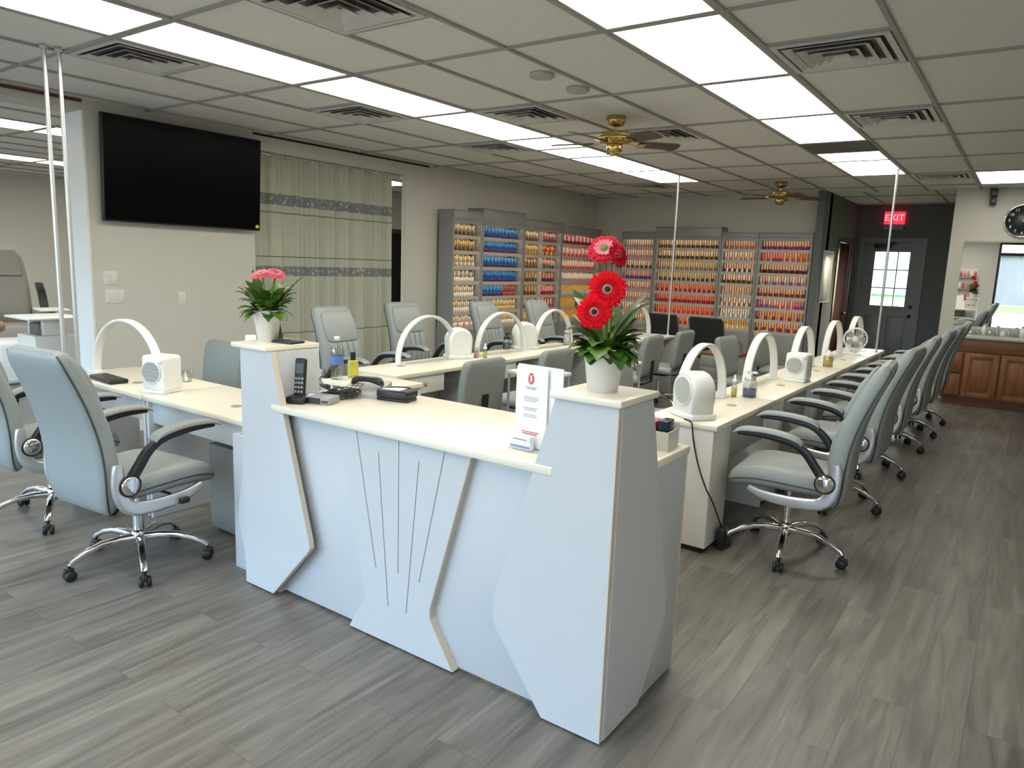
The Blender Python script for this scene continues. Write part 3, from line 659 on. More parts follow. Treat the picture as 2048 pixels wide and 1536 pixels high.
def salon_chair():
    t = thing('salon_chair', '', 'chair')
    star_base(t, .325, rot=24)
    m = MB().rbox(-.13, .12, -.09, .09, .385, .43, .01).build('seat_mechanism', M['black'], t)
    MB().tube([(.03, -.08, .40), (.04, -.2, .395), (.05, -.24, .38)], .007, 8).rbox(.03, .08, -.31, -.23, .36, .39, .008).build('lever', M['black'], m)
    P = smooth_prof([(-.25, .462, .20, .03), (-.22, .465, .235, .048), (-.05, .475, .25, .055), (.12, .48, .255, .058), (.22, .468, .25, .055), (.275, .45, .235, .042), (.295, .435, .21, .02)], 4)
    q = MB(); rings = []
    for x, z, w, th in P: rings.append([(x, u, z+v) for u, v in rr(w, th, 5, .45)])
    s = q.rings(rings).build('seat', M['leather'], t)
    # stitched seam round the cushion
    for sd in (-1, 1):
        MB().tube([(x, sd*(w-.0005), z-.008) for x, z, w, th in P[3:-2]], .004, 6).build('piping', M['pipe'], s)
    BP = smooth_prof([(-.235, .375, .185, .02), (-.25, .40, .215, .042), (-.262, .48, .235, .05), (-.268, .60, .243, .052), (-.285, .73, .24, .05), (-.32, .86, .236, .048), (-.365, .98, .23, .046), (-.41, 1.08, .222, .042), (-.432, 1.125, .205, .03), (-.44, 1.143, .17, .012)], 4)
    b = MB().rings(loft_back(BP)).build('backrest', M['leather'], t)
    for off in (-1, 1):        # dark piping along rear edges
        pts = []
        for i in range(3, len(BP)-3):
            x, z, w, th = BP[i]; d = Vector((BP[i+1][0]-BP[i-1][0], 0, BP[i+1][1]-BP[i-1][1])).normalized(); nrm = Vector((d.z, 0, -d.x))
            pts.append(Vector((x, off*(w-.004), z))-nrm*th*.60)
        MB().tube(pts, .0045, 6).build('piping', M['pipe'], b)
    HP = smooth_prof([(-.27, .845, .15, .008), (-.288, .87, .185, .02), (-.315, .94, .195, .026), (-.345, 1.02, .192, .024), (-.372, 1.085, .175, .014), (-.385, 1.105, .15, .006)], 4)
    MB().rings(loft_back([(x+.012, z, w, th) for x, z, w, th in HP])).build('headrest', M['leather'], b)
    q = MB()
    for k in range(5):         # quilted channels on the lower back
        y = -.14+.07*k; PP = smooth_prof([(-.213, .56, .028, .006), (-.216, .62, .032, .013), (-.228, .72, .032, .013), (-.252, .81, .03, .012), (-.262, .835, .026, .005)], 3)
        q.rings([[(p[0], p[1]+y, p[2]) for p in r_] for r_ in loft_back(PP)])
    q.build('lumbar_cushion', M['leather'], b)
    for sd in (-1, 1):
        y = sd*.272
        P2 = smooth_prof([(.17, .425, .012), (.10, .398, .02), (0, .385, .024), (-.12, .385, .026), (-.20, .40, .028), (-.245, .45, .028), (-.262, .53, .026), (-.262, .60, .02), (-.26, .62, .014)], 4)
        br = MB().strip([(x, y, z) for x, z, w in P2], .03, [w*2.3 for x, z, w in P2], (0, 1, 0)).build('armrest_bracket', M['silver'], t)
        k = MB().lathe([(0, 0), (.046, 0), (.046, sd*.008), (.04, sd*.014), (0, sd*.014)], 22, (-.215, y+sd*.014, .515), ax='y', cap=False).build('pivot_disc', M['chrome'], br)
        MB().lathe([(.047, 0), (.053, 0), (.053, sd*.008), (.047, sd*.008), (.047, 0)], 22, (-.215, y+sd*.014, .515), ax='y', cap=False).build('pivot_ring', M['black'], br)
        AP = smooth_prof([(-.215, .515, .022), (-.16, .59, .021), (-.11, .655, .020), (-.05, .695, .017), (.03, .712, .014), (.14, .722, .012), (.25, .718, .008)], 4)
        a = MB().strip([(x, y, z) for x, z, w in AP], [.034]*len(AP), [w*2.0 for x, z, w in AP], (0, 1, 0)).build('armrest', M['black'], t)
        PD = smooth_prof([(-.085, .700, .008), (-.06, .72, .02), (.0, .737, .024), (.1, .748, .024), (.2, .746, .024), (.25, .735, .018), (.272, .72, .006)], 4)
        MB().rings([[(x, y+u*1.0, z+v) for u, v in rr(.036, max(w*.55, .003), 5, .5)] for x, z, w in PD]).build('arm_pad', M['leather'], a)
    return t
SC = Kit(salon_chair); g = 'grey padded salon armchairs on chrome star bases'
SC((-3.56, 1.78, 0), R(96), 'large grey salon armchair left of the reception desk, its smooth back to the camera', g)
SC((-4.58, 1.80, 0), R(92), 'grey salon armchair at the left picture edge, partly cut off, behind the large one', g)
for k, (x, y, a) in enumerate([(-.98, 4.17, 184), (-.98, 5.34, 178), (-.98, 6.44, 181), (-.96, 7.52, 179), (-.94, 8.35, 180), (-.93, 9.15, 182)]):
    SC((x, y, 0), R(a), 'grey salon armchair at the right desk row, ' + ['nearest the reception desk', 'second in line', 'third in line', 'fourth in line', 'fifth in line', 'last in line before the wooden cabinet'][k], g)
for x, y, a, lab in ((-4.70, 4.40, 4, 'grey salon armchair facing the first middle table, left of the next one'), (-4.95, 5.50, -4, 'grey salon armchair facing the middle row, in front of the curtain gap'), (-4.72, 6.62, 0, 'grey salon armchair facing the middle row before the blue bottle rack'), (-4.60, 7.55, 0, 'grey salon armchair facing the middle row, left of the red flowers')):
    SC((x, y, 0), R(a), lab, g)

def low_chair():
    t = thing('technician_chair', '', 'chair')
    star_base(t, .29, rot=8)
    MB().rbox(-.12, .12, -.1, .1, .385, .425, .01).build('seat_mechanism', M['black'], t)
    P = smooth_prof([(-.22, .455, .19, .02), (-.2, .458, .21, .036), (0, .462, .225, .04), (.18, .462, .222, .04), (.23, .45, .2, .025), (.245, .44, .17, .01)], 4)
    MB().rings([[(x, u, z+v) for u, v in rr(w, th, 5, .45)] for x, z, w, th in P]).build('seat', M['leather'], t)
    BP = smooth_prof([(-.235, .50, .19, .016), (-.24, .53, .222, .034), (-.25, .62, .23, .038), (-.262, .75, .23, .038), (-.28, .86, .226, .036), (-.29, .90, .21, .026), (-.294, .915, .18, .008)], 4)
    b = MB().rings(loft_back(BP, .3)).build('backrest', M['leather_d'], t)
    MB().strip([(-.05, 0, .40), (-.2, 0, .40), (-.285, 0, .44), (-.292, 0, .55), (-.296, 0, .66)], .07, .012, (0, 1, 0)).build('back_support', M['black'], t)
    return t
LC = Kit(low_chair); g = 'low-backed grey technician chairs'
for x, y, a, lab in ((-3.36, 4.02, 180, 'low grey chair with its plain back to the camera, just beyond the reception counter'), (-3.34, 4.95, 181, 'low grey chair at the middle row, behind the white leaflet stand'), (-3.35, 6.80, 183, 'low grey chair right of the big red flowers, left one of that pair'), (-3.37, 7.70, 181, 'low grey chair right of the big red flowers, right one of that pair'),
                        (-2.28, 5.05, 4, 'low grey chair inside the first right-row table, partly hidden by the round heater'), (-2.26, 7.45, -4, 'low grey chair seen through the second arch lamp of the right row'), (-2.24, 8.65, 3, 'low grey chair seen between the second and third arch lamps of the right row'),
                        (-4.98, 2.95, -88, 'low grey chair behind the left table, facing the camera beside the reception pillar')):
    LC((x, y, 0), R(a), lab, g)

def mesh_chair():
    t = thing('mesh_chair', '', 'chair')
    q = MB()
    MB().rings([[(x, u, z+v) for u, v in rr(w, th, 5, .45)] for x, z, w, th in smooth_prof([(-.22, .45, .2, .015), (0, .455, .235, .025), (.2, .455, .23, .025), (.24, .44, .2, .01)], 4)]).build('seat', M['black'], t)
    BP = smooth_prof([(-.225, .50, .2, .008), (-.235, .53, .225, .012), (-.26, .66, .232, .012), (-.30, .82, .236, .012), (-.345, .96, .236, .012), (-.352, .985, .22, .006)], 4)
    MB().rings(loft_back(BP, .3)).build('backrest', mat('black_mesh', (.016, .016, .015), .7), t)
    for sd in (-1, 1):
        y = sd*.25
        MB().tube(smooth_prof([(-.345, y, .96), (-.29, y, .78), (-.24, y, .56), (-.20, y, .46), (.0, y, .44), (.18, y, .44), (.22, y, .40), (.24, y, .2), (.25, y, .04), (.22, y, .013), (.0, y, .012), (-.25, y, .012)], 3), .0115, 8).build('frame', M['chrome'], t)
        MB().tube(smooth_prof([(-.27, y, .68), (-.1, y, .67), (.12, y, .66), (.19, y, .62), (.2, y, .45)], 3), .011, 8).build('armrest', M['chrome'], t)
    MB().cyl((-.25, -.25, .012), (-.25, .25, .012), .011).build('stretcher', M['chrome'], t)
    return t
MC = Kit(mesh_chair)
MC((-4.02, 9.55, 0), R(84), 'black mesh chair before the back bottle rack, left of the two', 'black mesh chairs'); MC((-3.33, 9.45, 0), R(80), 'black mesh chair before the back bottle rack, right of the two', 'black mesh chairs')

# pedicure chair, foot tub and stool in the side room
t = thing('pedicure_chair', 'large taupe pedicure armchair in the side room at the left edge', 'pedicure chair', (-10.3, 3.70, 0), R(-10))
MB().rbox(-.5, .35, -.42, .42, 0, .38, .03).build('platform', M['grey'], t)
MB().rbox(-.32, .45, -.30, .30, .40, .62, .05, 3).build('seat', M['taup'], t)
P = smooth_prof([(-.30, .58, .26, .03), (-.34, .70, .30, .08), (-.42, .95, .31, .09), (-.50, 1.2, .30, .08), (-.56, 1.42, .27, .07), (-.58, 1.52, .22, .03)], 4)
b = MB().rings(loft_back(P, .4)).build('backrest', M['taup'], t)
MB().rings(loft_back([(x+.085, z, w*.8, th*.4) for x, z, w, th in P[12:]], .4)).build('headrest', M['taup'], b)
for sd in (-1, 1):
    a = MB().rbox(-.35, .35, sd*.36-.07, sd*.36+.07, .38, .80, .04, 3).build('armrest', M['taup'], t)
    MB().rings([[(x, sd*.40+u, z+v) for u, v in rr(.05, .02, 5, .5)] for x, z in ((-.34, 1.10), (-.25, 1.02), (-.18, .92), (-.12, .80))]).build('arm_cover', M['black'], a)
MB().rbox(.1, .5, .22, .55, .80, .825, .01).build('tray', M['white'], t)
q = MB().rbox(.40, .95, -.32, .32, 0, .50, .06, 3).build('foot_tub', M['white'], t)
t = thing('pedicure_stool', 'round stool with tan leather seat at the left picture edge', 'stool', (-8.35, 2.72, 0))
MB().lathe([(0, .735), (.19, .735), (.215, .75), (.22, .79), (.20, .83), (0, .84)], 28, cap=False).build('seat', M['brownl'], t)
MB().lathe([(0, .715), (.1, .715), (.1, .735), (0, .735)], 20, cap=False).cyl((0, 0, .1), (0, 0, .72), .022).build('column', M['chrome'], t)
for k in range(5):
    T = Matrix.Rotation(R(72*k), 4, 'Z'); MB().strip([(.0, 0, .12), (.15, 0, .10), (.26, 0, .05)], .03, .02, (0, 1, 0)).xf(T).build('leg', M['chrome'], t)
    MB().ball((.26, 0, .026), .026, 10).xf(T).build('caster', M['black'], t)
t = thing('side_cabinet', 'small white cabinet with a flat tray top in the side room beside the silver poles', 'cabinet', (-8.55, 3.40, 0))
MB().rbox(-.22, .22, -.2, .2, 0, .66, .01).build('carcass', M['white'], t)
MB().rbox(-.3, .3, -.28, .28, .83, .855, .008).build('tray', M['white'], t)
MB().rbox(-.2, -.14, -.1, .1, .66, .83, .01).build('support', M['white'], t); MB().rbox(.12, .18, -.1, .1, .66, .83, .01).build('support', M['white'], t)
t = thing('storage_box', 'brown patterned box on the small white cabinet in the side room', 'box', (-8.53, 3.40, .66))
MB().rbox(-.11, .11, -.13, .13, 0, .12, .01).build('body', mat('box_brown', (.2, .17, .13), .7, noise=.4, nscale=12), t)
# ------------------------------------------------------------------ arch lamps and heaters
def arch_lamp():
    t = thing('arch_lamp', '', 'desk lamp'); pts = []; w, h = .345, .365
    for i in range(33):
        a = PI*i/32; pts.append((-w*math.cos(a), 0, .012+h*math.sin(a)**.92))
    MB().strip(pts, .058, .019, (0, 1, 0)).build('arch', M['lamp'], t)
    for sx in (-1, 1):
        MB().rbox(sx*w-.055, sx*w+.055, -.035, .035, 0, .012, .004).build('foot', M['white'], t)
    return t
AL = Kit(arch_lamp); g = 'white arch desk lamps'
for k, (x, y, a) in enumerate([(-1.62, 4.38, 88), (-1.60, 5.55, 90), (-1.57, 6.66, 91), (-1.57, 7.86, 90), (-1.57, 9.0, 90)]):
    AL((x, y, .75), R(a), 'white arch lamp on the right desk row, ' + ['nearest the camera above the round heater', 'second, by the blue liquid jar', 'third, behind the square heater', 'fourth, by the amber bottle', 'farthest, behind the round fan'][k], g)
for k, (x, y) in enumerate([(-4.05, 4.50), (-4.0, 5.47), (-3.98, 6.35), (-3.90, 8.15)]):
    AL((x, y, .75), R([88, 86, 90, 90][k]), 'white arch lamp on the middle desk row, ' + ['nearest the camera', 'second, over the teal jar', 'third, left of the red flowers', 'farthest, right behind the red flowers'][k], g)
AL((-4.80, 2.38, .75), R(6), 'white arch lamp on the left table against the beige wall', g); AL((-3.53, 2.44, .75), R(-35), 'white arch lamp mostly hidden behind the left reception pillar', g)

def heater_box():
    t = thing('fan_heater', '', 'heater')     # front looks along +x
    MB().rbox(-.075, .075, -.085, .085, .012, .225, .022, 3).build('body', M['white'], t)
    MB().rbox(-.07, .08, -.08, .08, 0, .02, .006).build('base', M['white'], t)
    gr = MB().lathe([(0, .0745), (.068, .0745), (.072, .079), (.066, .081), (0, .079)], 28, (0, -.008, .128), ax='x', cap=False).build('grille_rim', M['white'], t)
    MB().lathe([(0, .080), (.062, .080), (.062, .0815), (0, .0815)], 28, (0, -.008, .128), ax='x', cap=False).build('grille', M['grille'], t)
    q = MB()
    for k in range(15):
        z = -.058+k*.0083; w = math.sqrt(max(.062**2-z*z, 0)); q.box(.081, .084, -.008-w, -.008+w, .128+z-.0022, .128+z+.0016)
    q.build('slat', M['white'], gr)
    MB().lathe([(0, .075), (.014, .075), (.012, .088), (0, .088)], 14, (0, .062, .195), ax='x', cap=False).build('dial', M['white'], t)
    q = MB()
    for k in range(8): q.box(-.02+.006*k, -.017+.006*k, -.0862, -.084, .10, .18)
    q.build('side_vent', M['grille'], t)
    return t
HB = Kit(heater_box)
HB((-4.17, 2.27, .75), R(-72), 'small white box heater with round striped grille on the left table', 'white heaters on the desks')
HB((-1.42, 5.93, .75), R(-95), 'white square heater on the right desk row beyond the blue jar', 'white heaters on the desks')
def heater_dome():
    t = thing('fan_heater', '', 'heater')     # front looks along +x
    out = []
    for i in range(25): a = PI*i/24; out.append((.115*math.cos(a), .155+.115*math.sin(a)*1.0))
    pts = [(.105, .02)]+out+[(-.105, .02)]
    q = MB(); rings = []
    for x, s in ((-.075, .80), (-.07, .9), (-.05, .98), (.04, 1.0), (.065, .96), (.075, .88)):
        rings.append([(x, u*s, .145+(v-.145)*s) for u, v in pts])
    q.rings(rings).build('body', M['white'], t)
    MB().rbox(-.085, .085, -.115, .115, 0, .035, .012).build('base', M['white'], t)
    gr = MB().lathe([(0, .0755), (.078, .0755), (.078, .0775), (0, .0775)], 28, (0, 0, .155), ax='x', cap=False).build('grille', M['grille'], t)
    q = MB()
    for k in range(17):
        y = -.074+k*.00925; w = math.sqrt(max(.078**2-y*y, 0)); q.box(.0775, .081, y-.0018, y+.0018, .155-w, .155+w)
    q.build('slat', M['white'], gr)
    MB().lathe([(.078, .075), (.088, .075), (.086, .082), (.08, .083), (.078, .08), (.078, .075)], 28, (0, 0, .155), ax='x', cap=False).build('grille_rim', M['white'], t)
    q = MB()
    for k in range(5): q.box(-.03+.013*k, -.023+.013*k, -.1158, -.10, .12, .17)
    q.build('side_vent', M['grille'], t)
    return t
HD = Kit(heater_dome); g = 'white heaters on the desks'
DOME = HD((-1.50, 3.94, .75), R(-124), 'white round-topped heater at the near end of the right desk row', g)
HD((-4.02, 4.86, .75), R(150), 'white round-topped heater at the foot of the first middle arch lamp', g); HD((-4.05, 5.92, .75), R(150), 'white round-topped heater behind the teal jar on the middle row', g)
t = thing('desk_fan', 'white round desk fan at the far end of the right desk row', 'fan', (-1.47, 8.45, .75), R(-80))
MB().rbox(-.06, .06, -.07, .07, 0, .02, .008).cyl((0, 0, .02), (0, 0, .06), .018).build('base', M['white'], t)
f = MB().lathe([(.112, -.03), (.122, -.01), (.122, .02), (.112, .035), (.105, .02), (.105, -.01), (.112, -.03)], 32, (0, 0, .17), ax='x', cap=False).build('guard_ring', M['white'], t)
q = MB()
for k in range(24):
    a = 2*PI*k/24; q.cyl((.038, 0, .17), (.025, .11*math.cos(a), .17+.11*math.sin(a)), .0018, n=5); q.cyl((-.035, 0, .17), (-.02, .11*math.cos(a), .17+.11*math.sin(a)), .0018, n=5)
q.build('wire_guard', M['white'], f)
MB().lathe([(0, -.03), (.03, -.03), (.03, .04), (0, .042)], 20, (0, 0, .17), ax='x', cap=False).build('motor_hub', M['white'], t)
for k in range(5):
    a = 2*PI*k/5; MB().poly([(.02, -.02), (.09, -.035), (.098, 0), (.085, .03), (.02, .012)], lambda u, v, d: (d+v*.35, u*math.cos(a)-v*math.sin(a), .17+u*math.sin(a)+v*math.cos(a)), -.001, .001).build('blade', M['grey'], t)

# ------------------------------------------------------------------ bottles on the desks
def jar(loc, r, h, liq, cap, lab, name='pump_jar', full=.5, pump=True):
    t = thing(name, lab, 'bottle', loc)
    MB().lathe([(0, 0), (r, 0), (r, h*.9), (r*.8, h), (0, h)], 20, cap=False).build('glass', M['bottleglass'], t)
    MB().lathe([(0, .003), (r-.003, .003), (r-.003, h*full), (0, h*full)], 20, cap=False).build('liquid', M[liq], t)
    c = MB().lathe([(0, h), (r*.82, h), (r*.8, h+.018), (r*.3, h+.026), (r*.3, h+.05), (0, h+.05)], 18, cap=False)
    if pump: c.rbox(-r*.5, r*1.0, -.008, .008, h+.045, h+.06, .004)
    c.build('pump' if pump else 'cap', M[cap], t)
    return t
jar((-1.47, 4.88, .75), .047, .115, 'blue', 'silver', 'clear pump jar half full of deep blue liquid on the right desk row')
jar((-1.55, 4.80, .75), .02, .10, 'yel', 'white', 'narrow bottle of yellow oil beside the blue jar', 'oil_bottle', .6, False)
jar((-1.45, 7.12, .75), .045, .10, 'yel', 'white', 'bottle of amber liquid farther along the right desk row', 'oil_bottle', .85, False)
jar((-4.15, 5.76, .75), .04, .10, 'teal', 'black', 'pump jar of dark teal liquid on the middle row', 'pump_jar', .6)
jar((-3.98, 6.62, .75), .035, .13, 'white', 'white', 'white pump bottle at the far end of the middle row', 'pump_bottle', .9)
jar((-3.93, 5.0, .75), .022, .09, 'pinkb', 'white', 'small pink bottle beside the first middle-row heater', 'polish_remover', .7, False)
jar((-3.87, 5.05, .75), .02, .08, 'yel', 'white', 'small cream-yellow bottle beside the pink one', 'polish_remover', .7, False)
t = thing('water_bottle', 'clear plastic water bottle with blue label behind the reception counter', 'bottle', (-3.05, 2.44, .75))
MB().lathe([(0, 0), (.034, 0), (.036, .02), (.033, .05), (.036, .08), (.036, .16), (.03, .185), (.014, .215), (.014, .225), (0, .225)], 20, cap=False).build('body', M['bottleglass'], t)
MB().lathe([(.0368, .085), (.0368, .135)], 20, cap=False).build('label', M['label'], t)
MB().lathe([(0, .222), (.016, .222), (.016, .242), (0, .242)], 16, cap=False).build('cap', M['white'], t)
t = thing('corner_table', 'small cream corner shelf table behind the left reception pillar', 'table', (-2.95, 2.665, 0))
MB().rbox(-.24, .23, .0, .32, .877, .905, .004).build('tabletop', M['top'], t)
for sx in (-.19, .20):
    MB().rbox(sx, sx+.022, .01, .31, 0, .877, .002).build('end_panel', M['lam'], t)
for o in bpy.data.objects:
    if o.name == 'water_bottle': o.location = (-3.135, 2.72, .905)
t = thing('lotion_bottle', 'small yellow-green bottle with black cap beside the water bottle', 'bottle', (-3.125, 2.83, .905))
MB().rbox(-.026, .026, -.022, .022, 0, .10, .008).build('body', M['lime'], t); MB().cyl((0, 0, .10), (0, 0, .145), .015).build('cap', M['black'], t)
t = thing('tablet', 'black tablet lying on the left table beside the arch lamp', 'tablet', (-4.74, 2.215, .75), R(-4))
MB().rbox(-.16, .16, -.045, .07, 0, .028, .008).build('body', M['black'], t); MB().box(-.145, .145, -.035, .06, .028, .0286).build('screen', M['screen'], t)
t = thing('drinking_glass', 'small clear glass on the left table by the wall', 'glass', (-4.40, 2.56, .75))
MB().lathe([(0, 0), (.028, 0), (.036, .07), (.033, .07), (.026, .004), (0, .004)], 18, cap=False).build('tumbler', M['bottleglass'], t)
inv = (Matrix.Translation((-1.50, 3.94, .75)) @ Matrix.Rotation(R(-124), 4, 'Z')).inverted()
cd = MB().tube(smooth_prof([(-1.50, 3.82, .757), (-1.45, 3.785, .755), (-1.43, 3.766, .735), (-1.42, 3.772, .66), (-1.38, 3.772, .52), (-1.325, 3.768, .40), (-1.292, 3.80, .32), (-1.285, 3.92, .18), (-1.28, 3.98, .10)], 5), .0045, 8).xf(inv).build('power_cord', M['black'], DOME)
MB().rbox(-1.30, -1.255, 3.93, 4.0, .0, .13, .008).xf(inv).build('plug', M['black'], cd)

# ------------------------------------------------------------------ things on the reception desk
Z = .922
t = thing('cordless_phone', 'black cordless phone standing in its cradle against the left pillar', 'phone', (-2.665, 2.085, Z), R(28))
MB().rbox(-.045, .045, -.045, .05, 0, .035, .012).build('cradle', M['black'], t)
T_ = Matrix.Translation((0, .01, .018)) @ Matrix.Rotation(R(-9), 4, 'X')
h = MB().rbox(-.026, .026, -.014, .014, 0, .185, .010, 3).xf(T_).build('handset', M['black'], t)
MB().box(-.018, .018, -.0155, -.0138, .115, .16).xf(T_).build('display', mat('phone_display', (.06, .07, .075), .2), h)
for r_ in range(4):
    for c_ in range(3): MB().rbox(-.02+.0145*c_, -.009+.0145*c_, -.0165, -.013, .025+.02*r_, .037+.02*r_, .002).xf(T_).build('key', M['grey'], h)
t = thing('modem_box', 'small grey and black network box on the reception counter beside the phone', 'router', (-2.60, 2.155, Z), R(20))
MB().rbox(-.075, .075, -.05, .05, .0, .034, .006).build('case', M['grey'], t); MB().box(-.072, .03, -.0512, -.049, .004, .03).build('front', M['black'], t)
MB().box(-.062, -.035, -.03, .02, .034, .0345).build('sticker', M['paper'], t)
for k in range(3): MB().rbox(.036+.012*k, .044+.012*k, -.053, -.049, .01, .02, .001).build('port', M['black'], t)
t = thing('cable_tangle', 'loose tangle of thin black cords behind the network box', 'cable', (-2.62, 2.30, Z), 0)
q = MB()
for k in range(6):
    pts = []
    for i in range(22):
        a = i*.55+k; pts.append((.075*math.cos(a)*(1-.02*i)+.02*math.sin(k*3+i*.3), .05*math.sin(a*1.1)+.01*k-.03, .006+.012*k*.45+.006*math.sin(i*1.7+k)+.004))
    q.tube(smooth_prof(pts, 2), .003, 6)
q.build('cord', M['black'], t)
t = thing('desk_phone', 'grey desk telephone with its dark handset behind the network box', 'phone', (-2.60, 2.44, Z), R(25))
MB().add([(-.10, -.09, 0), (.10, -.09, 0), (.10, .09, 0), (-.10, .09, 0), (-.10, -.09, .02), (.10, -.09, .02), (.10, .09, .06), (-.10, .09, .06)], [(0, 3, 2, 1), (4, 5, 6, 7), (0, 1, 5, 4), (1, 2, 6, 5), (2, 3, 7, 6), (3, 0, 4, 7)]).build('base', mat('phone_silver', (.36, .35, .34), .35), t)
MB().rings([[(x, .0+u, z+v) for u, v in rr(w, th, 5, .5)] for x, z, w, th in smooth_prof([(.06, .05, .02, .012), (.075, .06, .026, .018), (.1, .066, .02, .014), (.15, .066, .02, .013), (.2, .058, .026, .018), (.215, .045, .02, .01)], 3)]).xf(Matrix.Translation((-.13, 0, .012))).build('handset', M['black'], t)
q = MB()
for r_ in range(4):
    for c_ in range(3): q.rbox(-.08+.02*c_, -.066+.02*c_, -.07+.03*r_, -.05+.03*r_, .03+.0065*r_, .036+.0065*r_, .002)
q.build('keypad', M['white'], t)
t = thing('card_terminal', 'black card terminal with a pale top lying on the reception counter', 'terminal', (-2.40, 2.45, Z), R(12))
MB().rbox(-.085, .085, -.045, .045, 0, .014, .004).build('stand', M['black'], t)
MB().rbox(-.085, .085, -.055, .06, .012, .055, .014, 3).build('case', M['black'], t); MB().rbox(-.06, .04, -.042, .03, .0535, .0565, .0012).build('top_plate', M['paper'], t)
MB().strip([(-.07, -.03, .056), (-.02, .02, .06), (.04, .035, .06), (.08, .03, .05)], .008, .004, (0, 1, .3)).build('strap', M['black'], t)
t = thing('menu_stand', 'white leaflet stand with red nail emblem at the right end of the reception counter', 'sign', (-1.405, 2.13, Z), R(-3))
w = .085; MB().box(-w, .115, .012, .017, 0, .305).build('acrylic_back', M['paper'], t)
MB().box(-w, .115, -.05, .017, 0, .004).build('acrylic_foot', M['acr'], t)
lf = MB().box(-w+.003, .058, -.0, .004, .005, .298).build('leaflet', M['paper'], t)
yp = -.0012
MB().poly([(-.012, .245), (.0, .235), (.012, .245), (.013, .262), (.006, .278), (-.006, .278), (-.013, .262)], lambda u, v, d: (u-.015, d, v), yp, 0).build('emblem', M['printr'], lf, label='dark red nail-shaped emblem')
MB().poly([(-.004, .25), (.0, .244), (.004, .25), (.004, .27), (-.004, .27)], lambda u, v, d: (u-.015, d, v), yp-.0006, yp).build('emblem_highlight', M['paper'], lf)
for k, (z, a, b, m) in enumerate([(.226, -.04, .012, 'printg'), (.221, -.034, .006, 'printg'), (.19, -.045, .02, 'printg'), (.183, -.045, .02, 'printg'), (.176, -.04, .012, 'printg'), (.15, -.045, .018, 'printg'), (.143, -.042, .01, 'printg'), (.125, -.045, .014, 'printg'), (.118, -.045, .014, 'printg'), (.062, -.05, .03, 'printr'), (.055, -.045, .02, 'printr')]):
    MB().box(a, b, yp, 0, z-.0018, z+.0018).build('print_line', M[m], lf)
c = MB().box(-w+.01, .04, -.05, -.045, .004, .045).build('card_pocket', M['acr'], t)
t = thing('business_cards', 'stack of white and blue cards at the foot of the leaflet stand', 'cards', (-1.43, 2.10, Z+.0045), R(-3))
MB().box(-.045, .045, -.012, .012, 0, .05).build('card_stack', M['paper'], t); MB().box(-.044, .044, -.0126, -.012, .004, .014).build('blue_print', M['printb'], t)
MB().box(-.03, .03, -.0126, -.012, .034, .038).build('red_print', M['printr'], t)
t = thing('flyer_pouch', 'white and blue flyer pouch leaning between the leaflet stand and the right pillar', 'flyer', (-1.29, 2.15, Z), R(-3))
MB().poly([(-.035, 0), (.035, 0), (.045, .15), (.035, .185), (-.02, .19), (-.035, .15)], lambda u, v, d: (u, d+v*.1, v), 0, .008).build('flyer', M['paper'], t)
MB().poly([(.005, .085), (.022, .075), (.026, .115), (.012, .12)], lambda u, v, d: (u, d+v*.1, v), -.001, 0).build('blue_print', M['printb'], t)
t = thing('card_holder', 'small red and white organiser box behind the right reception pillar', 'organiser', (-1.12, 2.50, .922), R(4))
MB().box(-.10, .10, -.06, -.055, 0, .07).box(-.10, .10, .055, .06, 0, .09).box(-.10, -.095, -.055, .055, 0, .07).box(.095, .10, -.055, .055, 0, .07).box(-.095, .095, -.055, .055, 0, .005).build('tray', M['lam2'], t)
for k in range(4): MB().rbox(-.085+.045*k, -.05+.045*k, -.04, .04, .005, .10+.006*(k % 2), .003).build('packet', [M['printr'], M['red2'], M['printr'], M['teal']][k], t)
t = thing('black_tray', 'flat black tray beside the pot on the left pillar', 'tray', (-2.82, 2.14, 1.18), R(8))
MB().rbox(-.075, .075, -.045, .045, 0, .012, .004).build('tray', M['black'], t)
t = thing('black_wedge', 'slim black stand behind the flowerpot on the left pillar', 'stand', (-2.975, 2.20, 1.18), R(10))
MB().poly([(-.012, 0), (.016, 0), (-.004, .085), (-.014, .085)], lambda u, v, d: (u, d, v), -.03, .03).build('stand', M['black'], t)

# ------------------------------------------------------------------ potted gerberas
def pot(t, r0, r1, h):
    MB().lathe([(0, 0), (r0, 0), (r1, h*.93), (r1+.004, h*.94), (r1+.004, h), (r1-.005, h), (r1-.008, h*.9), (0, h*.9)], 36, cap=False).build('pot', M['pot'], t)
    MB().lathe([(0, h*.905), (r1-.009, h*.905)], 24, cap=False).build('soil', M['soil'], t)
def leaf(q, base, az, L, W, lift, droop, mi=0):
    """a lobed gerbera leaf that arches out from base"""
    d = Vector((math.cos(az), math.sin(az), 0)); s = Vector((-math.sin(az), math.cos(az), 0)); n = 9; vs = []; fs = []
    for i in range(n+1):
        u = i/n; c = Vector(base)+d*(L*u*(1-.12*u))+Vector((0, 0, L*(lift*u-droop*u*u)))
        wv = W*(math.sin(PI*min(u*.93+.05, 1))**.8)*(1+.16*(1 if i % 2 else -1)*(u > .15))*(.35 if u < .18 else 1)
        vs += [c-s*wv+Vector((0, 0, wv*.25)), c, c+s*wv+Vector((0, 0, wv*.25))]
    up = [Vector(v)+Vector((0, 0, .0012)) for v in vs]; o = len(vs)
    for i in range(n):
        for k in (0, 1): a = i*3+k; fs += [(a, a+1, a+4, a+3), (o+a, o+a+3, o+a+4, o+a+1)]
    q.add([tuple(v) for v in vs+up], fs, True, mi)
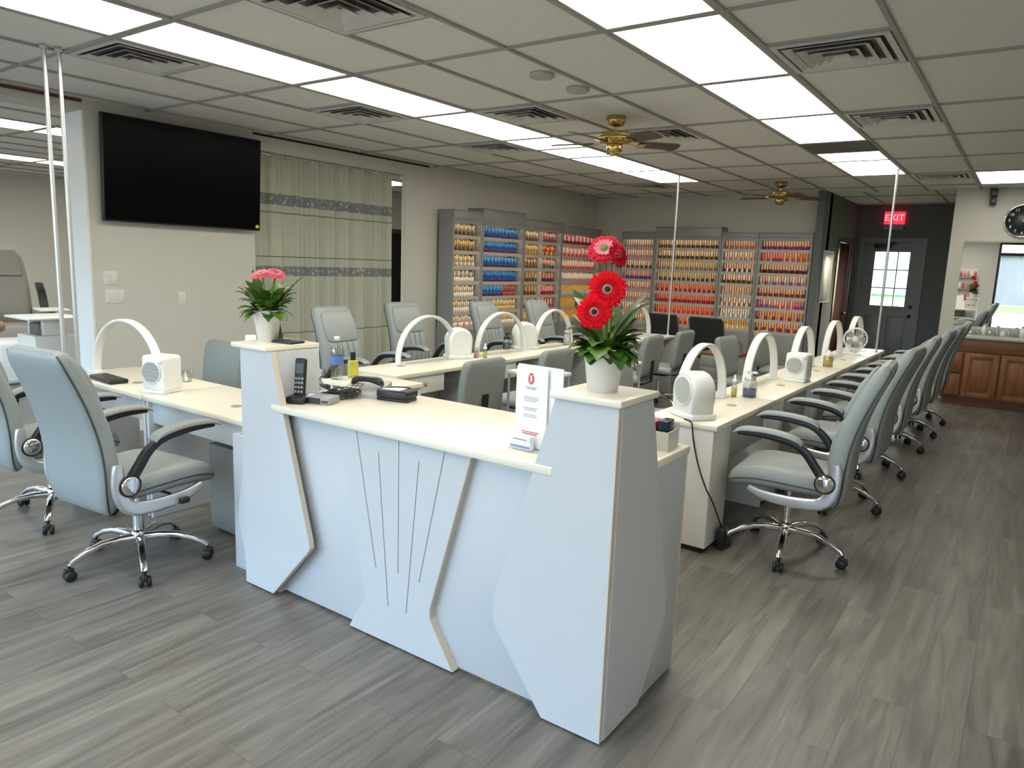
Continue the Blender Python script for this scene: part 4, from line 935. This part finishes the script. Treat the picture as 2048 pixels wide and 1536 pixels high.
def gerbera(t, c, nrm, r, m1, m2, eye, ring, base):
    """one flower: rows of petals around a dark eye, on a stem from base"""
    c = Vector(c); z = Vector(nrm).normalized(); x = z.cross(Vector((0, 0, 1))); x = x.normalized() if x.length > .1 else Vector((1, 0, 0)); y = z.cross(x)
    st = smooth_prof([tuple(base), tuple(Vector(base)*.5+(c-z*.02)*.5+Vector((0, 0, .02))), tuple(c-z*.03), tuple(c-z*.004)], 5)
    s = MB().tube(st, .0032, 7).build('stem', M['stem'], t)
    for rows, (n, ra, rb, w, tilt, mm) in enumerate(((24, .22, 1.0, .21, .04, m1), (24, .2, .86, .20, .12, m1), (20, .16, .58, .13, .26, m2))):
        q = MB()
        for k in range(n):
            a = 2*PI*(k+.5*rows)/n+random.uniform(-.06, .06); ru = (x*math.cos(a)+y*math.sin(a)); tv = (-x*math.sin(a)+y*math.cos(a)); L = r*rb*random.uniform(.92, 1.04); W = r*w; vs = []
            for u, ww in ((.0, .35), (.35, .9), (.7, 1.0), (.92, .7), (1.0, .15)):
                p = c+ru*(r*ra*.8+(L-r*ra*.8)*u)+z*(L*tilt*u-.25*L*u*u*.3+.002*rows)
                vs += [p-tv*W*ww*.55, p+z*W*.16*ww, p+tv*W*ww*.55]
            fs = []
            for i in range(4):
                for kk in (0, 1): b = i*3+kk; fs.append((b, b+1, b+4, b+3))
            q.add([tuple(v) for v in vs], fs, True)
        q.build('petals', mm, s)
    T = Matrix.Translation(c) @ z.to_track_quat('Z', 'Y').to_matrix().to_4x4()
    MB().lathe([(0, .001), (r*.30, .002), (r*.28, r*.1), (r*.2, r*.13), (0, r*.13)], 20, cap=False).xf(T).build('eye_ring', ring, s)
    MB().ball((0, 0, r*.09), r*.17, 12, sc=(1, 1, .5)).xf(T).build('eye', eye, s)
def foliage(t, n, z0, Lr, Wr, liftr, seed, rbase=.03, skip=None):
    rnd = random.Random(seed)
    for k in range(n):
        az = 2*PI*k*.381966+rnd.uniform(-.2, .2)
        if skip and abs((math.degrees(az)-skip[0]+180) % 360-180) < skip[1]: continue
        L = rnd.uniform(*Lr); q = MB()
        b = (rbase*math.cos(az)*rnd.random(), rbase*math.sin(az)*rnd.random(), z0)
        leaf(q, b, az, L, rnd.uniform(*Wr), rnd.uniform(*liftr), rnd.uniform(.35, .8))
        q.build('leaf', M['leaf'] if k % 3 else M['leaf2'], t)
t = thing('potted_gerbera', 'tall red gerbera plant in a white pot on the right reception pillar', 'plant', (-1.115, 2.10, 1.18))
pot(t, .050, .068, .145)
foliage(t, 40, .135, (.075, .135), (.030, .046), (.15, .95), 5)
foliage(t, 22, .14, (.09, .15), (.026, .040), (.75, 1.5), 9, .03, (-62, 62))
foliage(t, 12, .15, (.13, .17), (.028, .040), (1.3, 1.9), 13, .04, (-70, 85))
gerbera(t, (.012, -.028, .335), (.42, -.9, .10), .064, M['red'], M['red2'], M['eye'], M['eyeb'], (.005, 0, .13))
gerbera(t, (-.014, -.060, .262), (.44, -.88, .16), .060, M['red'], M['red2'], M['eye'], M['eyeb'], (-.005, -.01, .13))
gerbera(t, (-.028, .01, .462), (.25, -.75, .62), .060, M['reddk'], M['pinkl'], M['eyeg'], M['eyeg'], (0, .01, .13))
gerbera(t, (.014, .03, .445), (.85, -.2, .25), .045, M['reddk'], M['red2'], M['eyeg'], M['eyeb'], (.01, .015, .13))
t = thing('potted_gerbera', 'low pink gerbera plant in a white pot on the left reception pillar', 'plant', (-2.905, 2.10, 1.18))
pot(t, .044, .064, .150)
foliage(t, 44, .14, (.06, .125), (.020, .031), (.15, 1.3), 21, .045)
foliage(t, 20, .145, (.11, .15), (.022, .031), (1.0, 1.75), 22, .05)
gerbera(t, (-.012, -.02, .315), (.2, -.45, 1), .052, M['pink'], M['pinkl'], M['eyeg'], M['pinkl'], (0, 0, .13))
gerbera(t, (.045, .02, .318), (.5, -.2, .9), .045, M['pink'], M['pinkl'], M['eyeg'], M['pinkl'], (.01, 0, .13))
gerbera(t, (-.10, -.03, .235), (-.3, -.8, .3), .030, M['pinkl'], M['pinkl'], M['eyeg'], M['pinkl'], (-.01, 0, .13))
gerbera(t, (.02, .04, .33), (.2, .2, 1), .036, M['pink'], M['pinkl'], M['eyeg'], M['pinkl'], (.01, .01, .13))

# ------------------------------------------------------------------ carts between the rows
def cart():
    t = thing('rolling_cart', '', 'cart')
    for z in (.10, .42, .78): MB().rbox(-.19, .19, -.15, .15, z, z+.03, .008).build('shelf', M['white'], t)
    for sx in (-1, 1):
        for sy in (-1, 1):
            MB().cyl((sx*.175, sy*.135, .05), (sx*.175, sy*.135, .79), .010).build('post', M['silver'], t)
            MB().ball((sx*.175, sy*.135, .026), .026, 10).build('caster', M['black'], t)
    return t
CT = Kit(cart)
CT((-2.78, 5.42, 0), R(3), 'white three-tier cart left of the right flowerpot', 'white rolling carts'); CT((-2.88, 4.42, 0), R(-4), 'white three-tier cart between the low grey chair and the leaflet stand', 'white rolling carts')
t = thing('towel', 'dark purple folded towel on the middle shelf of the nearer white cart', 'towel', (-2.88, 4.42, .45), R(-4)); MB().rbox(-.13, .13, -.11, .11, 0, .10, .035, 3).build('fold', M['purp'], t)
t = thing('blue_box', 'small dark blue box on top of the farther white cart', 'box', (-2.70, 5.46, .81)); MB().rbox(-.045, .045, -.05, .05, 0, .11, .006).build('carton', mat('box_blue', (.015, .04, .16), .4), t)
t = thing('drawer_tower', 'dark grey drawer tower with brown top seen under the first right arch lamp', 'drawer unit', (-2.72, 7.98, 0))
MB().rbox(-.2, .2, -.2, .2, 0, .66, .006).build('carcass', M['lamg'], t); MB().rbox(-.21, .21, -.21, .21, .66, .69, .005).build('top', M['cherryd'], t)
for k in range(5):
    d = MB().rbox(-.185, .185, -.212, -.198, .04+.123*k, .15+.123*k, .004).build('drawer', mat('drawer_front', (.24, .23, .215), .45), t); MB().box(-.06, .06, -.222, -.212, .13+.123*k, .137+.123*k).build('handle', M['grey'], d)

# ------------------------------------------------------------------ vanity
t = thing('vanity_cabinet', 'cherry wood base cabinet with drawers and panel doors below the mirror', 'cabinet', (0, 10.75, 0))
MB().box(-.80, 2.2, .02, .50, .09, .86).build('carcass', M['cherryd'], t); MB().box(-.78, 2.18, .07, .50, 0, .09).build('plinth', M['cherryd'], t)
MB().rbox(-.80, 2.2, .0, .02, .70, .86, .002).build('top_rail', M['cherryd'], t)
for z0, z1 in ((.42, .68), (.13, .40)):
    d = MB().rbox(-.79, -.60, -.016, .02, z0, z1, .006).build('drawer', M['cherry'], t)
    MB().rbox(-.755, -.635, -.021, -.010, z0+.05, z1-.05, .004).build('raised_panel', M['cherry'], d)
for k in range(7):
    x0, x1 = -.575+.385*k, -.575+.385*k+.365
    if x1 > 2.19: break
    q = MB().rbox(x0, x0+.06, -.016, .02, .12, .68, .004).rbox(x1-.06, x1, -.016, .02, .12, .68, .004).rbox(x0+.06, x1-.06, -.016, .02, .12, .18, .004).rbox(x0+.06, x1-.06, -.016, .02, .62, .68, .004).box(x0+.05, x1-.05, .0, .015, .17, .63)
    d = q.build('door', M['cherry'], t); MB().rbox(x0+.085, x1-.085, -.012, .004, .205, .595, .008).build('raised_panel', M['cherry'], d)
t = thing('vanity_countertop', 'grey stone countertop with backsplash on the cherry cabinet', 'countertop', (0, 10.75, .86))
MB().rbox(-.80, 2.22, -.03, .5, 0, .04, .005).build('slab', M['stone'], t); MB().rbox(-.80, 2.22, .48, .5, .04, .13, .003).build('backsplash', M['stone'], t)
t = thing('wall_mirror', 'large frameless mirror over the counter reflecting the storefront', 'mirror', (0, 11.25, 1.0))
MB().box(-.79, 2.2, -.010, 0, 0, 1.075).build('backing', M['grey'], t); MB().box(-.79, 2.2, -.012, -.010, 0, 1.075).build('silvered_glass', M['mirror'], t)
MB().box(-.79, 2.2, -.016, 0, 1.075, 1.095).build('top_channel', mat('mirror_channel', (.40, .36, .30), .4, metal=.4), t)
rnd = random.Random(3)
for k in range(11):
    h = rnd.uniform(.04, .11); r_ = rnd.uniform(.018, .032); x = -.70+.068*k
    t = thing('counter_jar', ['clear jar', 'white pump bottle', 'silver canister'][k % 3]+' on the stone counter below the mirror, %s from the left end' % nth[k].replace('nearest', 'first'), 'jar', (x, 11.02+rnd.uniform(-.06, .06), .90))
    MB().lathe([(0, 0), (r_, 0), (r_, h), (r_*.7, h+.01), (0, h+.01)], 16, cap=False).build('body', [M['bottleglass'], M['white'], M['silver']][k % 3], t)
    MB().lathe([(0, h+.01), (r_*.65, h+.01), (r_*.6, h+.03), (0, h+.03)], 14, cap=False).build('lid', [M['silver'], M['white'], M['grey']][k % 3], t)

# product shelf on the front wall, seen only in the mirror
t = thing('display_shelf', 'acrylic product shelf on the storefront wall seen in the mirror', 'shelf', (-1.70, YF, 1.0))
for z in (.02, .34, .66): MB().rbox(-.42, .42, 0, .2, z, z+.015, .003).build('shelf', M['shelf'], t)
for x in (-.42, .405): MB().box(x, x+.015, 0, .2, 0, .92).build('side', M['acr'], t)
MB().box(-.42, .42, 0, .006, 0, .92).build('back', M['plate'], t)
for z in (0, 1, 2):
    for k in range(9):
        o = MB().lathe([(0, 0), (.03, 0), (.03, .13), (.012, .15), (.012, .18), (0, .18)], 12, cap=False).build('product_bottle', [M['pinkb'], M['white'], M['printr'], M['pinkb']][(k+z) % 4], None, (-2.05+.088*k, YF+.11, 1.035+.32*z))
        tag(o, ['pink', 'white', 'red', 'pink'][(k+z) % 4]+' bottle on the %s shelf of the product stand seen in the mirror' % ['lowest', 'middle', 'upper'][z], 'bottle', '%s bottles on the %s mirror-seen shelf' % (['pink', 'white', 'red', 'pink'][(k+z) % 4], ['lowest', 'middle', 'upper'][z]))

# ------------------------------------------------------------------ nail polish racks
def rack(loc, rz, W, H, z0, rows, label, divider=False, crown=.12):
    """local x along the wall, y=0 front, +y towards the wall"""
    t = thing('polish_rack', label, 'display rack', loc, rz, 'lit nail polish display racks'); D = .26; dz = (H-.02)/rows
    MB().box(.0, W, D-.015, D, z0, z0+H).build('back_panel', M['rackback'], t)
    for x in (0, W-.03): MB().rbox(x, x+.03, 0, D, .0, z0+H, .002).build('side_panel', M['rack'], t)
    if divider: MB().box(W/2-.008, W/2+.008, .02, D-.015, z0, z0+H).build('divider', M['shelf'], t)
    MB().rbox(-.0, W, -.012, D, z0+H, z0+H+crown, .003).rbox(-.0, W, -.025, D, z0+H+crown, z0+H+crown+.018, .002).box(.03, W-.03, -.004, .012, z0+H-.05, z0+H).build('cornice', M['rack'], t)
    MB().rbox(.03, W-.03, .01, D-.01, .0, z0, .003).build('base_cabinet', M['rack'], t)
    for k in range(rows):
        z = z0+.01+k*dz
        MB().box(.03, W-.03, .015, D-.015, z-.012, z).box(.03, W-.03, .008, .016, z-.034, z+.012).build('shelf', M['shelf'], t)
        MB().box(.04, W-.04, .020, .034, z+dz-.019, z+dz-.0125).build('light_strip', M['led'], t)
    return [z0+.01+k*dz for k in range(rows)][::-1]
BH = .155
def bottle_mb(q, x, y, z, b, c, s=1.0):
    h0, h1 = .062*s, .145*s; w = .0135
    cols = []
    def prism(ww, za, zb, n, col):
        vs = [(x+ww*math.cos(2*PI*j/n+PI/n), y+ww*math.sin(2*PI*j/n+PI/n), zz) for zz in (za, zb) for j in range(n)]
        q.add(vs, [tuple(range(n-1, -1, -1)), tuple(range(n, 2*n))]+[(j, (j+1) % n, n+(j+1) % n, n+j) for j in range(n)], n > 4); cols.extend([col]*(n+2))
    prism(.019, z, z+h0, 6, b); prism(.0125, z+h0, z+h1, 7, c)
    return cols
def colored(q, cols, name):
    me = q.mesh(name, M['bottle']); a = me.attributes.new('col', 'FLOAT_COLOR', 'FACE'); a.data.foreach_set('color', [v for c in cols for v in (*c, 1)]); return me
PROTO = {}
count = [0]; STUFF = {}
def stock(rack_t, W, z, x0, x1, pal, lab, group, single):
    """one row of bottles on a shelf; single=True gives each bottle an object of its own"""
    n = int((x1-x0)/.040); T = Matrix.Translation(rack_t[0]) @ Matrix.Rotation(rack_t[1], 4, 'Z')
    for i in range(n):
        b, c = pal[(i*7+i//3) % len(pal)] if len(pal) > 3 else pal[i % len(pal)]
        lx = x0+.02+i*(x1-x0-.02)/n; s = 1.0+.08*((i*13) % 5-2)/2
        if single and count[0] < 300:
            key = (b, c, s)
            if key not in PROTO: q = MB(); cols = bottle_mb(q, 0, 0, 0, b, c, s); PROTO[key] = colored(q, cols, 'nail_polish')
            o = bpy.data.objects.new('nail_polish_bottle', PROTO[key]); C.objects.link(o); o.location = T @ Vector((lx, .085, z)); o.rotation_euler = (0, 0, rack_t[1]+.1*((i*5) % 7-3))
            tag(o, lab, 'nail polish', group); count[0] += 1
        else:
            st = STUFF.setdefault('x', [MB(), []]); q = MB(); cols = bottle_mb(q, lx, .085, z, b, c, s); q.xf(T)
            st[0].add(q.v, q.f); st[1].extend(cols)
gold, cream, dk = (.62, .47, .20), (.80, .70, .52), (.05, .03, .02)
blu, nav = (.02, .22, .62), (.035, .03, .18); lb = (.10, .40, .75)
rd, pk, co, pe = (.5, .03, .04), (.70, .22, .26), (.78, .20, .10), (.72, .44, .30)
pu, og, br, wn = (.24, .06, .3), (.75, .33, .03), (.30, .14, .05), (.2, .015, .04)
wh = (.8, .76, .7); gy = (.35, .33, .3); bk = (.02, .02, .02); mv = (.42, .26, .33); mg = (.6, .04, .22); gn = (.2, .25, .2)
rowname = ['top', 'second', 'third', 'fourth', 'fifth', 'sixth', 'seventh', 'eighth']
LX = -6.02            # front of the left-wall racks; local x runs to +Y, front faces +X : rz=90 puts local +y towards -X
bays = [(7.12, .60, 'left-wall lit rack nearest the curtain, holding cream and gold bottles', 0, .10), (7.725, .97, 'left-wall lit rack filled with blue bottles', 0, .16), (8.70, 1.03, 'left-wall lit rack split into brown and pink halves', 1, .10), (9.735, 1.24, 'left-wall lit rack of red and orange bottles behind the tall red flower', 0, .06)]
pals = [
    [[(dk, gold), (br, cream)], [(dk, gold), (br, gold)], [(gy, gold), (cream, cream)], [(cream, cream), (wh, gy)], [(cream, cream), (wh, cream)], [(wh, cream), (cream, cream)], [(wh, cream), (pk, wh), (cream, wh)]],
    [[(nav, blu), (nav, lb)], [(nav, blu), (wn, blu)], [(nav, blu), (nav, lb)], [(nav, blu), (nav, blu)], [(nav, blu), (nav, lb)], [(gold, gold), (gold, cream)], [(cream, cream), (wh, gold)]],
    None,
    [[(wn, pk), (rd, wh), (dk, rd)], [(pk, wh), (rd, pe), (pk, pk)], [(pk, pe), (rd, wh)], [(pk, wh), (gy, wh)], [(wh, og), (gy, gold)], [(gold, og), (og, gold)], [(og, og), (gold, og)]]]
col = {0: 'cream and gold', 1: 'blue', 3: 'red and orange'}
for k, (y, W, lab, dv, cr) in enumerate(bays):
    loc, rz = (LX, y, 0), PI/2
    zs = rack(loc, rz, W, 1.40, .72, 7, lab, dv, cr)
    for r_, z in enumerate(zs):
        rn = rowname[r_] if r_ < 6 else 'lowest'
        if k == 2:
            A = [[(br, cream), (dk, gold)], [(br, gold), (og, gold)], [(dk, br), (br, gold)], [(dk, gold), (br, br)], [(br, gold), (dk, br)], [(br, pe), (br, gold)], [(br, cream), (gold, gold)]][r_]
            B = [[(nav, pk), (rd, pe)], [(wn, co), (og, rd), (gold, og)], [(gn, pe), (bk, pk)], [(wn, br), (nav, pe)], [(wn, pk), (rd, pe)], [(wn, rd), (pk, wh)], [(rd, pk), (wn, pk)]][r_]
            stock((loc, rz), W, z, .04, W/2-.02, A, 'brown and gold polish bottle in the left half of the split rack, %s shelf' % rn, 'brown bottles on the %s shelf of the split rack' % rn, True)
            stock((loc, rz), W, z, W/2+.02, W-.04, B, 'pink and dark polish bottle in the right half of the split rack, %s shelf' % rn, 'pink bottles on the %s shelf of the split rack' % rn, True)
        elif k == 1 and r_ == 4:
            stock((loc, rz), W, z, .04, W*.62, pals[1][4], 'blue polish bottle on the fifth shelf of the blue rack', 'blue bottles on the fifth shelf', True)
            stock((loc, rz), W, z, W*.62, W-.04, [((.35, .06, .05), (.4, .10, .08))], 'red-brown polish bottle on the fifth shelf of the blue rack', 'red-brown bottles on the fifth shelf', True)
        else:
            cn = col[k] if not (k == 1 and r_ > 4) else 'gold'
            stock((loc, rz), W, z, .04, W-.04, pals[k][r_], '%s polish bottle on the %s shelf of the rack %s' % (cn, rn, ['nearest the curtain', 'beside the cream one', '', 'behind the tall red flower'][k]), '%s bottles on the %s shelf' % (cn, rn), k < 3)
BY = 11.04
bb = [(-5.66, .60, 'back-wall lit rack of pink and violet bottles, leftmost of the four', .06), (-5.055, 1.09, 'back-wall lit rack of gold and coral bottles, wide one with raised cornice', .14), (-3.96, .565, 'back-wall lit rack of peach bottles behind the right black chair', .06), (-3.39, .77, 'back-wall lit rack of mixed bright bottles beside the grey passage', .06)]
bp_ = [
    [[(mv, cream), (pk, cream)], [(pk, pe), (mv, cream)], [(gy, cream), (dk, pe)], [(pu, pe), (nav, pk)], [(mv, cream), (pk, pe)], [(pk, pe), (mv, cream)], [(pk, wh), (pe, cream)], [(pe, cream), (mv, pe)]],
    [[(dk, gold), (br, cream)], [(dk, cream), (br, gold)], [(br, gold), (gy, gold)], [(gy, gold), (dk, gold)], [(wn, co), (pk, co)], [(wn, co), (rd, co)], [(rd, co), (co, co)], [(co, pe), (rd, co)]],
    [[(br, pe), (pk, pe)], [(mv, wh), (pe, pe)], [(dk, pe), (wh, pe)], [(dk, wh), (br, pe)], [(pe, pe), (gy, pe)], [(wh, pe), (br, wh)], [(wh, cream), (gy, wh)], [(gold, og), (cream, gold)]],
    [[(wn, pe), (pu, pe)], [(mg, co), (rd, co), (og, co), (gold, pe), (pu, pk)], [(wn, pe), (bk, pe)], [(gy, wh), (mv, pe), (pu, pe)], [(wn, pe), (br, pe)], [(mg, pk), (mg, pe), (pu, pk), (gold, pe), (gn, cream)], [(wn, pk), (mv, og), (og, gold)], [(wn, pe), (og, og), (pu, pe)]]]
for k, (x, W, lab, cr) in enumerate(bb):
    loc, rz = (x, BY, 0), 0
    for r_, z in enumerate(rack(loc, rz, W, 1.40, .70, 8 if k != 9 else 7, lab, 0, cr)):
        stock((loc, rz), W, z, .04, W-.04, bp_[k][r_], '', '', False)
q, cols = STUFF['x']
o = bpy.data.objects.new('nail_polish_bottles', colored(q, cols, 'nail_polish_bottles')); C.objects.link(o)
tag(o, 'rows of many-coloured nail polish bottles filling the back-wall and far racks', 'nail polish', kind='stuff')
SKY = 1.75; EXPO = 0.70
# ------------------------------------------------------------------ light
w = bpy.data.worlds.new('sky'); bpy.context.scene.world = w; w.use_nodes = True
nt = w.node_tree; bg = nt.nodes['Background']; sk = nt.nodes.new('ShaderNodeTexSky'); sk.sky_type = 'NISHITA'
sk.sun_disc = False; sk.sun_elevation = R(38); sk.sun_rotation = R(20); sk.air_density = 1.0; sk.dust_density = 4.0; sk.ozone_density = 1.0
tn = nt.nodes.new('ShaderNodeMix'); tn.data_type = 'RGBA'; tn.blend_type = 'MULTIPLY'; tn.inputs[0].default_value = 1; tn.inputs[7].default_value = (.97, 1.03, 1.02, 1)
nt.links.new(sk.outputs[0], tn.inputs[6]); nt.links.new(tn.outputs[2], bg.inputs['Color']); bg.inputs['Strength'].default_value = SKY
sc = bpy.context.scene; sc.view_settings.view_transform = 'Standard'; sc.view_settings.look = 'None'; sc.view_settings.gamma = 1; sc.view_settings.use_curve_mapping = False
sc.view_settings.exposure = EXPO
